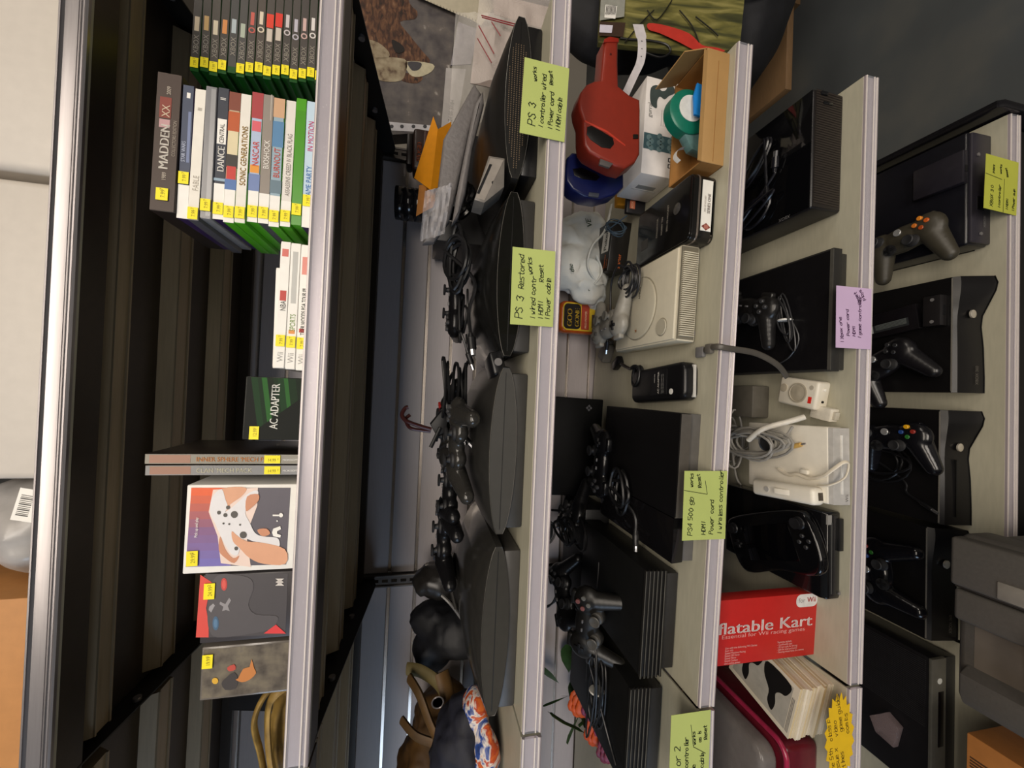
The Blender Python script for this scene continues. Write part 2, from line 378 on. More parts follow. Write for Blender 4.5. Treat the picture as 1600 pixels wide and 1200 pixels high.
# ================================================================ sticky notes on the shelf edges
def note(corners, Y, col, lines, label, ink='1b2a14', name='sticky_note', size=.0085):
    """corners: top-left, top-right, bottom-left of the upright note in photo pixels"""
    TL, TR, BL = [at(x, y, Y=Y) for x, y in corners]
    ux = TR - TL; uy = TL - BL; W = ux.length; H = uy.length
    F = frame(BL, ux, uy); loc = BL.copy()
    t = thing(name, label, 'note', loc)
    p = MB(); col = M(col, .65, var=.03, scale=15); N = 8
    outline = [F @ Vector((W * u, H * v, 0)) for u, v in ((0, 0), (1, 0), (1, 1), (0, 1))]
    n = F.col[2].xyz
    p.add([v for v in outline] + [v - n * .0006 for v in outline], [(0, 1, 2, 3), (7, 6, 5, 4), (0, 4, 5, 1), (1, 5, 6, 2), (2, 6, 7, 3), (3, 7, 4, 0)], col)
    po = p.build('paper', t, world=True)
    w = MB(); rn = random.Random(len(label)); ik = M(ink, .6, var=0)
    for u, v, sc, ang, txt in lines:
        G = F @ Matrix.Translation((W * u, H * v, .0004)) @ Matrix.Rotation(radians(ang), 4, 'Z')
        if isinstance(txt, tuple):
            for q in txt:
                a, b = Vector((q[0] * W, q[1] * H, 0)), Vector((q[2] * W, q[3] * H, 0)); d = (b - a).normalized(); nn = Vector((-d.y, d.x, 0)) * .0005
                w.add([F @ (k + Vector((0, 0, .0004))) for k in (a - nn, b - nn, b + nn, a + nn)], [(0, 1, 2, 3)], ik)
        else: w.write(txt, G, size * sc, .00125 * (1 if sc < 1.2 else 1.15), ik, rnd=rn, adv=.92)
    w.build('handwriting', po, world=True)
    return t
GRN = 'b0bd6c'
note([(812, 220), (820, 102), (882, 222)], -.0075, GRN, [(.13, .68, 1.45, 0, 'PS 3'), (.12, .50, .85, 0, '1 controller wired'), (.72, .70, .7, 8, 'works'), (.72, .34, .7, 8, 'Reset'), (.12, .30, .85, 0, '1 Power cord'), (.12, .12, .85, 0, '1 HDMI cable')],
     'green sticky note reading PS 3, nearest the right end of the shelf')
note([(797, 509), (801, 388), (864, 511)], -.0075, GRN, [(.08, .72, 1.45, 0, 'PS 3'), (.46, .72, 1.05, 0, 'Restored'), (.08, .44, .9, 0, '1 wired contr'), (.66, .52, .85, 6, 'works'), (.08, .26, .9, 0, '1 HDMI'), (.58, .26, .85, 4, 'Reset'), (.08, .09, .9, 0, '1 Power cable')],
     'green sticky note reading PS 3 Restored on the middle shelf edge')
note([(1066, 840), (1070, 731), (1133, 842)], -.0075, GRN, [(.07, .78, 1.05, 0, 'PS4 500 gb'), (.76, .80, .75, 0, 'works'), (.76, .60, .75, 10, 'Reset'), (.07, .48, .95, 0, 'HDMI'), (.07, .30, .95, 0, 'Power cord'), (.07, .10, .95, 0, '1 wireless controller'), (0, 0, 1, 0, ((.72, 1, .66, .46), (.66, .46, .86, .52)))],
     'green sticky note reading PS4 500 gb below the large black console')
note([(1048, 1232), (1053, 1095), (1106, 1243)], -.0085, GRN, [(.16, .72, 1.35, 2, 'PS 1 or 2'), (.1, .52, .9, 2, '1 wired controller'), (.1, .33, .9, 2, 'AV cable'), (.1, .12, .9, 2, 'Power cable'), (.62, .36, .7, 6, 'works'), (.64, .22, .7, 6, 'as is'), (.66, .07, .75, 6, 'Reset'), (0, 0, 1, 0, ((.86, .5, .6, .42), (.6, .42, .5, .1)))],
     'green sticky note with a torn edge at the seam by the flowers')
note([(1306, 543), (1307, 446), (1361, 546)], -.0075, 'cdb2d4', [(.08, .78, .85, 8, '1 Xbox one'), (.2, .62, .8, 4, 'Power cord'), (.2, .46, .8, 2, 'HDMI'), (.16, .30, .85, 0, '1 game controller'), (.74, .30, .8, 30, 'Reset'), (.80, .18, .8, 30, 'plays')],
     'mauve sticky note with purple writing on a shelf edge', ink='4a1f52')
note([(1537, 331), (1541, 246), (1588, 337)], -.0075, 'b9bd48', [(.06, .74, 1.1, 0, 'XBOX 360'), (.06, .52, .85, 0, '1 controller'), (.06, .28, .85, 0, '1 HDMI'), (.06, .08, .85, 0, '1 Power sup'), (.68, .74, .7, 0, 'plays'), (.70, .52, .7, 0, 'works'), (.68, .3, .7, 20, 'Reset'), (0, 0, 1, 0, ((.64, 1, .6, .5), (0, .42, .62, .42)))],
     'small yellow-green sticky note on the lowest shelf edge', size=.0075)
# starburst price card
Y = -.0095; ctr = at(1312, 1152, Y=Y); t = thing('starburst_card', 'yellow starburst price card on the shelf edge beside the maroon tub', 'note', ctr)
P = []; rn = random.Random(3)
for k in range(40):
    a = 2 * pi * k / 40; r = (1 if k % 2 else .84)
    P.append((.086 * r * cos(a), .036 * r * sin(a)))
F = frame(ctr, (1, 0, .04), (-.04, 0, 1)); b = MB()
n = len(P); b.add([F @ Vector((x, z, 0)) for x, z in P] + [F @ Vector((x, z, -.0007)) for x, z in P], [tuple(range(n)), tuple(range(2 * n - 1, n - 1, -1))] + [(i, i + n, (i + 1) % n + n, (i + 1) % n) for i in range(n)], M('dcb414', .6, var=.04))
b.build('card', t, world=True)
w = MB()
for x, z, txt, a in ((-.062, .012, 'The 5th', 8), (-.064, .000, 'issue x', 8), (-.06, -.013, 'times', 8), (-.004, .018, 'classic', 8), (.002, .004, 'video', 8), (.010, -.008, 'game guides', 8), (.004, -.022, 'comics', 6)):
    w.write(txt, F @ Matrix.Translation((x, z, .0004)) @ Matrix.Rotation(radians(a), 4, 'Z'), .0085, .0009, M('3a2a10', .6, var=0), rnd=rn)
w.build('handwriting', t, world=True)
# ================================================================ games shelf
def sticker(parent, F, w=.017, h=.011, txt='7.99'):
    b = MB(); b.T = F; b.box(-w / 2, w / 2, -h / 2, h / 2, 0, .0004, YEL)
    b.text(txt, Matrix.Translation((-w * .3, -h * .28, .0007)), h * .55, PINK, sx=.8)
    b.text(txt[:1], Matrix.Translation((w * .30, -h * .1, .0007)), h * .4, PINK)
    return b.build('price_sticker', parent)
def game_case(name, label, group, loc, ry, rz, w, d, h, shell, spine, art, sticker_at=None, stk='7.99', up=False):
    """case lying flat (or standing when up): spine faces front; art: (kind, u0, u1, v0, v1, colour) / text tuples in spine fractions"""
    t = thing(name, label, 'game case', loc, rz=rz, ry=ry, group=group)
    b = MB(); b.box(-w / 2, w / 2, .0006, d, .0002, h - .0002, shell, .0012, 2); b.build('case', t)
    i = MB(); i.box(-w / 2 + .001, w / 2 - .001, .0, .002, .0009, h - .0009, spine)
    i.box(-w / 2 + .003, w / 2 - .003, .0015, d - .006, h - .0004, h, spine)
    for k, a in enumerate(art):
        if a[0] == 'r': i.box(-w / 2 + w * a[1], -w / 2 + w * a[2], -.0001 - .00006 * k, .0005, h * a[3], h * a[4], a[5])
        elif a[0] == 'o':
            for e_, (q_, m_) in enumerate(((a[3], a[4]), (a[3] * .6, a[5]))): i.poly([(-w / 2 + w * a[1] + x_, -.0005 - .0001 * e_, h * a[2] + z_) for x_, z_ in circ(0, 0, h * q_, 18)], m_)
        else: i.text(a[1], FR(-w / 2 + w * a[2], -.0006 - .00005 * k, h * a[3]), h * a[4], a[5], sx=a[6] if len(a) > 6 else .8, bold=a[7] if len(a) > 7 else 0.)
    i.build('spine_sleeve', t)
    if sticker_at: sticker(t, FR(-w / 2 + w * sticker_at[0], -.0014, h * sticker_at[1]), .017, min(h * .86, .0145), stk)
    return t
def C(h, r=.5): return M(h, r, var=.03)
GRNP = M('0f4a16', .3, var=.08); LIMEP = M('4fa81c', .3, var=.06); PURP = M('33214f', .35); GREYP = M('55545a', .35); CLRP = M('8a8a8c', .25)
XG = C('8f8a80'); WT = C('eceae4'); DG = C('45413c')
# stack of dark-spined cases at the far right
gx = [('3b3733', 'c6b79c', 'bronze lettered'), ('3f3a35', 'c9a56c', 'tan lettered'), ('46413b', 'd8cdb4', 'plain brown'), ('3a3530', 'd08a4a', 'orange topped'), ('3c3c3c', 'a9b6bd', 'unstickered'),
      ('424140', 'a9b4a6', 'pale green topped'), ('46403d', 'c05a50', 'red ringed'), ('4a423c', 'd9cdb8', 'cream ringed'), ('45403c', 'd83a22', 'bright red topped'), ('423c38', 'd42f20', 'red and white topped'),
      ('403b38', 'c9c2c6', 'grey ringed'), ('45403d', 'b9b6c4', 'lilac ringed'), ('413c3a', 'c9aaa6', 'pinkish ringed'), ('46423f', 'd8d4d4', 'white ringed'), ('3b3733', '999999', ''), ('3b3733', '999999', ''), ('3b3733', '999999', '')]
h = .0139; nG = len(gx)
ordw = ['topmost', 'second', 'third', 'fourth', 'fifth', 'sixth', 'seventh', 'eighth', 'ninth', 'tenth', 'eleventh', 'twelfth', 'thirteenth', 'fourteenth']
for k, (c, tc, ds) in enumerate(gx):
    z = sz(1, 1.18) + .0004 + h * (nG - 1 - k); off = .0035 * sin(k * 2.1) + (.0015 * (k - 7))
    lab = '%s dark game case of the right-hand stack, %s spine' % (ordw[k], ds) if k < 14 else 'dark game case at the foot of the right stack, hidden behind the shelf edge'
    art = [('t', 'XBOX', .16, .2, .8, XG, 1.05), ('r', .5, .98, .12, .88, C(c)), ('r', .0, .06, .05, .95, GRNP)]
    if k in (6, 7, 10, 11, 12, 13): art += [('o', .43, .5, .38, C(tc), C(c)), ('r', .48, .60, .3, .7, C(tc))]
    elif k in (8, 9): art += [('r', .36, .48, .2, .8, C('c9bfb4')), ('r', .49, .62, .1, .9, C(tc))]
    else: art += [('r', .37, .50, .25, .75, C(tc))]
    game_case('game_case', lab, 'dark game cases stacked at the right end' if k < 14 else 'hidden dark cases under the right stack', (1.178 + off, .14, z), 0, radians(rn.uniform(-1, 1)), .19, .135, h, GRNP, C(c), art,
              (.075, .5) if k != 4 else None)
# middle stack topped by the thick collector box
W_, D_ = .19, .135
z0 = sz(1, .87) + .0004; hh = .0147
md = [ # label, shell, spine, art, sticker u, text
 ('blue-white party game case at the bottom of the middle stack', PURP, C('b9cfe0'), [('t', 'GAME PARTY', .22, .24, .72, C('2a6bb0')), ('t', 'IN MOTION', .60, .24, .72, C('c02a6a')), ('r', 0, .19, .04, .96, WT)], .21),
 ('plain bright green game case in the middle stack', LIMEP, C('4c9a1c', .3), [('r', .0, .9, .05, .95, C('458f1b', .3))], .12),
 ('white game case with small grey capitals in the middle stack', LIMEP, C('ded9d2'), [('t', 'ASSASSINS CREED IV BLACK FLAG', .24, .25, .6, C('8c857f'), .7), ('r', 0, .2, .04, .96, WT)], .08),
 ('game case with sky blue spine and red title', LIMEP, C('8fa7b5'), [('r', .62, .82, 0, 1, C('4f7fa8')), ('r', .85, 1, 0, 1, C('c9a07c')), ('t', 'BURNOUT', .38, .22, .78, C('c2402c')), ('r', 0, .24, .04, .96, WT), ('r', .26, .36, 0, 1, C('607784'))], .08),
 ('grey-brown metal look game case with white title', GREYP, C('8a8178'), [('t', 'BIOSHOCK', .42, .22, .72, C('eae6de')), ('r', 0, .23, .04, .96, WT), ('r', .8, 1, .2, .3, C('b0a89c'))], .08),
 ('game case with red and blue racing spine', LIMEP, C('a9b9d2'), [('r', .8, 1, 0, 1, C('a23338')), ('r', .7, .78, .1, .9, C('d25a66')), ('t', 'NASCAR', .43, .2, .8, C('c8372c')), ('r', .38, .44, .1, .9, C('e0942e')), ('r', .24, .37, 0, 1, C('6b7fae')), ('r', 0, .24, .04, .96, WT)], .08),
 ('white game case with gold title in the middle stack', LIMEP, C('e3dfd6'), [('t', 'SONIC GENERATIONS', .29, .2, .72, C('a8801f'), .82, .01)], .08),
 ('game case with orange, cream and red cartoon spine', LIMEP, C('b8a486'), [('r', .86, 1, 0, 1, C('7a3a26')), ('r', .7, .85, 0, 1, C('b4511f')), ('r', .52, .7, .05, .95, C('d8cba6')), ('r', .42, .52, 0, 1, C('2a2622')), ('r', .33, .43, .1, .9, C('c0322a')), ('r', .25, .33, 0, 1, C('4c6fa8')), ('r', 0, .25, .04, .96, WT)], .08),
 ('black game case with white title reading Dance Central', PURP, C('262c3a'), [('t', 'DANCE', .36, .18, .85, WT, .85, .02), ('r', .57, .76, .12, .9, WT), ('t', 'CENTRAL', .575, .3, .55, DG), ('r', 0, .27, .04, .96, WT), ('r', .29, .31, 0, 1, C('8ea6b8')), ('t', 'II', .9, .25, .7, WT)], .08),
 ('game case in clear grey plastic without a printed spine', CLRP, C('7d7d80', .25), [('r', .02, .98, .1, .5, C('9b9b9d', .2))], .10),
 ('white game case with slanting grey title, second below the thick box', GREYP, C('e6e2d8'), [('t', 'FABLE', .22, .2, .7, C('b3aca0')), ('t', 'III', .83, .3, .5, C('8f887f'))], .05),
 ('dark blue game case just below the thick brown box', PURP, C('39435a'), [('t', 'STAR WARS', .42, .5, .46, C('b9c2d8')), ('r', .42, .8, .15, .4, C('6f7ca0')), ('r', 0, .25, .04, .96, WT), ('r', .9, .94, .3, .6, WT)], .30)]
for k, (lab, sh, sp, art, su) in enumerate(md):
    game_case('game_case', lab, 'game cases in the middle stack', (.879 + .003 * sin(k * 1.7) - .0006 * k, .013 + .001 * (k % 3), z0 + hh * k), 0, radians(rn.uniform(-.8, .8)), W_, D_, hh, sh, sp, art, (su, .5))
ztop = z0 + hh * len(md)
game_case('collector_case', 'thick dark brown boxed game reading MADDEN on top of the middle stack', None, (.880, .012, ztop), 0, radians(.5), .196, .15, .0305, C('241a15'), C('3a2a22'),
          [('t', 'MADDEN', .30, .36, .52, C('d8d2c8'), .95, .02), ('t', 'COLLECTORS EDITION', .40, .1, .2, C('9c9184')), ('t', '1989', .22, .4, .24, C('b5aa9c')), ('t', '2009', .84, .4, .24, C('b5aa9c')), ('r', .60, .66, .38, .8, C('b88f92')), ('r', .67, .82, .36, .82, C('7c2f22')), ('t', 'XX', .675, .4, .45, C('c9b59c'), .9)], (.12, .5))
# white cases
WS = M('e4e2de', .35, var=.03); rd = C('b8332c'); bk = C('3c3a38')
for k, (lab, art) in enumerate([
  ('lowest white game case of the short stack, long red and black title', [('t', 'TIGER WOODS PGA TOUR 09', .28, .25, .6, bk, .62, .01), ('r', .76, .9, .2, .8, C('d98a7e')), ('r', .3, .33, .2, .8, rd)]),
  ('middle white game case of the short stack, green sports title', [('t', 'SPORTS', .30, .2, .75, C('6a8a2c'), .7), ('r', .52, .93, .25, .75, C('b8b8b4')), ('r', .28, .31, .2, .8, C('d98a3c'))]),
  ('upper white game case of the short stack, small red basketball title', [('t', 'NBA', .45, .2, .75, bk, .7), ('r', .53, .61, .2, .8, rd), ('r', .88, .94, .2, .8, C('d06a60'))])]):
    game_case('game_case', lab, 'white game cases in the short stack', (.6645 + .001 * k, .016, sz(1, .66) + .0004 + .0141 * k), 0, radians(.4 * k), .189, .135, .0141, WS, WT, [('t', 'Wii', .05, .2, .8, C('9a9a98'), .9)] + art, (.215, .5))
for k, (dx, a, lab) in enumerate([(0, 7, 'pinkish white game case slanting on the white stack'), (.001, 5, 'white game case lying on top of the white stack')]):
    game_case('game_case', lab, 'white game cases in the short stack', (.652 + dx, .062 + .004 * k, sz(1, .66) + .0428 + .0105 * k), 0, radians(-a * .4), .16, .12, .0104, WS, C('e0c4b8') if k == 0 else WT, [])
# adapter box
t = thing('adapter_box', 'black and green carton reading AC ADAPTER on the games shelf', 'box', (.5125, .016, sz(1, .51)), rz=radians(2))
b = MB(); b.box(-.046, .046, 0, .15, 0, .080, C('0e120d', .35), .0015); b.build('carton', t)
b = MB(); g = [M('0e1d10', .6, var=.03, spec=.2), M('16361a', .6, var=.03, spec=.2), M('2a5e28', .6, var=.03, spec=.2), M('122a15', .6, var=.03, spec=.2), M('3a7434', .6, var=.03, spec=.2)]
b.poly([(-.045, -.0004, .002), (.045, -.0004, .002), (.045, -.0004, .078), (-.045, -.0004, .078)], M('0b100c', .6, var=.03, spec=.2))
for k, (a0, a1, ci) in enumerate([(0, .12, 1), (.12, .2, 3), (.2, .3, 2), (.3, .42, 0), (.42, .5, 3), (.5, .62, 1), (.62, .7, 2), (.7, .85, 3), (.85, 1, 0)]):
    b.poly([(.045, -.0006, .07 * (1 - a0) + .003), (-.03 + .05 * a0, -.0006, .06 * (1 - a0)), (-.03 + .05 * a1, -.0006, .06 * (1 - a1)), (.045, -.0006, .07 * (1 - a1) + .003)], g[ci])
b.text('AC ADAPTER', FR(-.030, -.0009, .034), .0155, C('f0f0ea'), sx=.72, bold=.012); b.build('printed_front', t)
sticker(t, FR(-.036, -.0012, .064), .019, .0125, '12.99')
# upright computer game boxes
for k, (x, lab, c, txt, tc) in enumerate([(.4395, 'upright boxed game reading INNER SPHERE with orange letters', '6f6a5c', "INNER SPHERE 'MECH PACK", 'd0812c'), (.4235, 'upright boxed game reading CLAN, beside the white controller box', '6a6b6d', "CLAN 'MECH PACK", 'd8d4bc')]):
    t = thing('game_box', lab, 'game box', (x, .008 + .002 * k, sz(1, x)), rz=radians(-.5), ry=0, group='boxed computer games standing upright')
    b = MB(); b.box(-.0073, .0073, 0, .135, 0, .1945, C('2a2420', .3), .001); b.build('carton', t)
    s_ = MB(); s_.T = Matrix.Translation((0, 0, .1945)) @ Matrix.Rotation(radians(90), 4, 'Y')   # x now runs down the spine
    s_.poly([(.001, -.0004, -.0066), (.1935, -.0004, -.0066), (.1935, -.0004, .0066), (.001, -.0004, .0066)], C(c, .3))
    s_.poly([(.006, -.0006, -.0055), (.055, -.0006, -.0055), (.055, -.0006, .0055), (.006, -.0006, .0055)], C('8a5a40', .35))
    s_.text(txt, FR(.062, -.0009, -.0032), .0088, C(tc), sx=.92, bold=.01); s_.text('MICROSOFT', FR(.172, -.0009, -.002), .0036, WT); s_.build('printed_spine', t)
    sticker(t, FR(0, -.0013, .036) @ Matrix.Rotation(radians(-90), 4, 'Z'), .021, .0115, '14.99')
# white controller box with printed picture
Yb = .010; z1 = sz(1, .34)
t = thing('controller_box', 'white carton printed with hands holding a white gamepad', 'box', (.34, Yb, z1), rz=0)
b = MB(); b.box(-.061, .063, 0, .145, 0, .1435, WT, .002); b.build('carton', t)
def pp(mb, pts, k, col, sm=0):
    P = [(x, y, 0) for x, y in pts]
    if sm: P = spline(P, sm, True)
    mb.poly([at(p[0], p[1], Y=Yb - .0004 - .00025 * k) for p in P], col)
b = MB(); SK = C('d9a07e'); SK2 = C('c98a68'); SH = C('e9d2c6'); PW = C('e0dee0')
pp(b, [(299, 762), (454, 762), (447, 882), (290, 886)], 0, C('55505a'))
for k in range(10):
    a, e = k / 10, (k + 1) / 10; c0 = (226, 92, 40); c1 = (112, 110, 190); mid = (128, 88, 132)
    f = a * 2 if a < .5 else (a - .5) * 2; A, Bc = (c0, mid) if a < .5 else (mid, c1)
    hx = ''.join('%02x' % int(A[i] + (Bc[i] - A[i]) * f) for i in range(3))
    pp(b, [(299 - 9 * a, 762 + 124 * a), (372 - 12 * a, 762 + 122 * a), (372 - 12 * e, 762 + 122 * e), (299 - 9 * e, 762 + 124 * e)], 1, C(hx))
pp(b, [(333, 765), (403, 762), (402, 790), (385, 835), (392, 886), (345, 880), (340, 838), (326, 800)], 2, SH, 0)
pp(b, [(348, 763), (384, 762), (378, 775), (360, 788), (353, 798), (340, 790), (338, 776)], 3, SK, 4)
pp(b, [(344, 838), (352, 858), (364, 872), (374, 868), (366, 880), (352, 872), (342, 860)], 3, SK2, 3)
pp(b, [(332, 776), (346, 764), (352, 780), (356, 792), (352, 800), (368, 788), (386, 772), (402, 766), (402, 778), (388, 792), (383, 802), (390, 816), (398, 832), (410, 838), (432, 840), (437, 848), (434, 854), (410, 848), (396, 846), (380, 842), (372, 866), (362, 866), (352, 852), (344, 836), (336, 818), (328, 800)], 4, PW, 3)
pp(b, [(362, 830), (372, 838), (386, 846), (410, 848), (445, 858), (446, 881), (412, 881), (390, 872), (374, 856), (364, 846)], 5, SK, 3)
pp(b, [(386, 776), (403, 772), (404, 782), (392, 794), (384, 798)], 5, SK2, 3); pp(b, [(402, 828), (416, 826), (422, 834), (410, 838)], 5, SK2, 3)
for x, y, r in ((366, 804, 5.5), (380, 836, 5.5), (342, 801, 3), (352, 805, 3.2), (356, 793, 3), (349, 818, 1.6), (358, 819, 1.6), (375, 820, 1.6), (369, 857, 3)):
    pp(b, circ(x, y, r, 14), 6, C('4c4844'))
for x, y, rx, ry in ((439, 805, 3.2, 3.4), (433, 814, 1.2, 1.2)): pp(b, circ(x, y, rx, 14, ry), 6, WT)
pp(b, [(426, 804), (437, 804), (437, 806.4), (426, 806.4)], 6, WT)
pp(b, [(427, 826), (438, 822), (439, 827), (433, 830), (433, 834), (439, 836), (438, 840), (427, 838), (425, 832)], 6, WT)
F = frame(at(303, 840, Y=Yb - .002), (1, 0, 0), (0, 0, 1)); b.text('Pick up and play', F @ Matrix.Translation((0, -.004, 0)), .0055, WT, sx=.78); b.build('printed_front', t, world=True)
sticker(t, frame(at(300, 874, Y=Yb - .002), (1, 0, 0), (0, 0, 1)) and (Matrix.Translation(-Vector((.34, Yb, z1))) @ frame(at(300, 873, Y=Yb - .0026), (1, 0, .02), (0, 0, 1))), .021, .014, '29.99')
# black and red controller box
z1 = sz(1, .228)
t = thing('controller_box', 'dark carton with a red lid and a black gamepad picture', 'box', (.2285, .010, z1))
b = MB(); b.box(-.0475, .0475, 0, .11, 0, .118, C('3a3638', .4), .0015); b.build('carton', t); Yb = .010; b = MB()
pp(b, [(321, 897), (450, 896), (446, 992), (322, 996)], 0, C('433f42'))
pp(b, [(313, 898), (331, 910), (326, 930), (322, 950), (326, 975), (326, 996), (306, 996)], 1, C('d8483e'))
pp(b, [(331, 910), (345, 897), (374, 899), (392, 905), (396, 920), (388, 945), (400, 960), (430, 962), (434, 970), (420, 984), (380, 992), (340, 996), (327, 985), (324, 960), (326, 930)], 2, C('4f4b4e'), 3)
pp(b, circ(350, 913, 5, 14, 10), 3, C('c2403c')); pp(b, circ(337, 974, 5, 14, 11), 3, C('42627f')); pp(b, circ(350, 913, 3, 14, 7), 4, C('d8564c')); pp(b, circ(337, 974, 3, 14, 7), 4, C('55799a'))
for dx, dy in ((4, 14), (9, 5)): pass
pp(b, [(344, 940), (352, 944), (358, 934), (361, 938), (356, 947), (359, 955), (353, 953), (347, 955), (349, 948), (343, 944)], 3, C('8f8c8f')); pp(b, [(327, 948), (333, 943), (336, 946), (333, 951), (330, 957), (326, 953)], 3, C('9a979a'))
pp(b, [(412, 990), (431, 976), (447, 990)], 3, C('d8383a'))
for s in (1, -1): pp(b, [(430, 909.5 + 5.5 * s), (444, 909.5 + 5.5 * s), (437.5, 909.5 + .5 * s)], 3, C('d8d2cc'))
for s in (1, -1): pp(b, [(430.5, 909.5), (437, 909.5 + 4 * s), (443.5, 909.5)], 4, C('c4beb8'))
b.build('printed_front', t, world=True); sticker(t, Matrix.Translation(-Vector((.2285, .010, z1))) @ frame(at(327, 924, Y=Yb - .0022), (1, 0, 0), (0, 0, 1)), .022, .0135, '24.99')
# photo-printed carton
z1 = sz(1, .138)
t = thing('figure_box', 'grey-brown glossy carton with orange figure picture, leftmost on the games shelf', 'box', (.1385, .010, z1))
b = MB(); b.box(-.037, .037, 0, .10, 0, .1145, C('6a645e', .2), .0015); b.build('carton', t); b = MB(); Yb = .010
b.poly([(-.034, -.0003, .002), (.034, -.0003, .002), (.034, -.0003, .112), (-.034, -.0003, .112)], patches('figure_print', [(.3, '4a4542'), (.5, '6d665c'), (.65, '7d7566'), (.8, '5a5666')], 40, .2)); b.build('printed_front', t)
b = MB(); pp(b, [(372, 1060), (380, 1045), (390, 1042), (393, 1030), (397, 1044), (400, 1052), (390, 1062), (378, 1066), (368, 1062)], 3, C('c07a3c'), 2); pp(b, [(355, 1043), (366, 1038), (368, 1046), (358, 1049)], 3, C('b8483a'), 2); pp(b, circ(336, 1064, 5, 12), 3, C('d8a832')); pp(b, [(352, 1060), (366, 1050), (372, 1062), (368, 1076), (352, 1078), (346, 1068)], 2, C('3a3432'), 2)
b.build('figure_picture', t, world=True); sticker(t, Matrix.Translation(-Vector((.1385, .010, z1))) @ frame(at(324, 1034, Y=Yb - .0022), (1, 0, 0), (0, 0, 1)), .019, .013, '19.99')
# bag and black case in the left bay
t = thing('cloth_bag', 'olive gold cloth bag with a looped strap at the left end of the games shelf', 'bag', (-.02, .05, sz(1, 0)))
b = MB(); OL = patches('olive_cloth', [(.35, '6b5526'), (.55, '94783c'), (.75, 'a98b4a')], 30, .6, bump=.5)
for k in range(2):
    P = spline([(.05 - .0 * k, .04 + .02 * k, .004), (.072, .05, .03), (.066, .04, .055), (.03, .03 + .02 * k, .068), (-.03, .04, .060), (-.10, .05, .05)], 6)
    b.tube([(p.x, p.y - .004 * k, p.z - .014 * k) for p in P], .008, OL, 10, .55)
g = MB(); g.ell((-.05, .12, .035), (.10, .06, .036), OL); g.ell((-.12, .12, .03), (.07, .055, .03), OL)
v, f = blob(g, .006, 6); d = MB(); d.add([p + Vector((.003 * noise.noise(p * 40), .004 * noise.noise(p * 50), .004 * noise.noise(p * 45))) for p in v], f, OL); d.build('bag_body', t); b.build('strap', t)
b = MB(); b.prism([(0, .004), (.05, .004), (.06, .12), (.045, .20), (.02, .20), (.0, .10)], 'x', -.13, -.01, SATIN, .01, 3); solo(b, 'instrument_case', 'black case leaning behind the olive cloth bag', 'case', (-.02, .30, sz(1, 0)), rx=0)
# ================================================================ things on the top shelf
b = MB(); b.box(-.13, .125, 0, .3, 0, .26, M('c4bdb4', .5, var=.03), .012, 3); solo(b, 'white_carton', 'white rounded carton at the right end of the top shelf', 'box', (.952, .03, sz(0, .95) + .002), group='white cartons on the top shelf')
b = MB(); b.box(-.205, .198, 0, .3, 0, .26, M('c4bdb4', .5, var=.03), .010, 3); solo(b, 'white_carton', 'longer white carton in the middle of the top shelf', 'box', (.612, .03, sz(0, .6) + .003), group='white cartons on the top shelf')
t = thing('bagged_parcel', 'grey parcel in clear plastic with a bar-coded label on the top shelf', 'parcel', (.325, .03, sz(0, .3)))
g = MB(); g.ell((0, .09, .06), (.073, .085, .06), BLK); g.ell((.02, .09, .10), (.05, .07, .05), BLK); v, f = blob(g, .006, 5)
b = MB(); b.add([p + Vector((0, .006 * noise.noise(p * 30), .005 * noise.noise(p * 28))) for p in v], f, M('a9a6a4', .3, var=.2, scale=20)); b.build('wrapped_goods', t)
b = MB(); b.T = Matrix.Translation((.045, .012, .040)) @ Matrix.Rotation(radians(12), 4, 'Y'); b.box(-.022, .022, -.001, 0, -.014, .014, WT)
for k in range(12): b.box(-.015 + .0025 * k, -.015 + .0025 * k + (.0008 if k % 3 else .0015), -.0013, -.001, -.004, .01, bk)
b.build('barcode_label', t)
b = MB(); b.box(-.16, .125, 0, .3, 0, .24, M('b98148', .6, var=.06), .003); solo(b, 'brown_carton', 'tan cardboard carton at the left end of the top shelf', 'box', (.125, .03, sz(0, .1) + .003))
# ================================================================ gamepads, cables
BCACHE = {}
def pad_body(kind):
    if kind in BCACHE: return BCACHE[kind]
    g = MB()
    if kind == 'twin':
        g.ell((0, 0, .032), (.052, .028, .016), BLK)
        for s in (-1, 1):
            g.ell((s * .052, .004, .032), (.034, .033, .018), BLK)
            for k in range(7):
                f = k / 6; r = .021 - .006 * f; g.ell((s * (.058 + .013 * f), -.012 - .062 * f, .030 - .010 * f), (r, r * 1.1, r * .92), BLK)
            g.ell((s * .026, -.020, .030), (.021, .021, .015), BLK)
    else:
        g.ell((0, .006, .034), (.062, .034, .020), BLK)
        for s in (-1, 1):
            g.ell((s * .050, .008, .034), (.036, .036, .021), BLK)
            for k in range(7):
                f = k / 6; r = .029 - .010 * f; g.ell((s * (.052 + .016 * f), -.004 - .062 * f, .030 - .010 * f), (r * .95, r, r * .85), BLK)
    BCACHE[kind] = blob(g, .0032, 5); return BCACHE[kind]
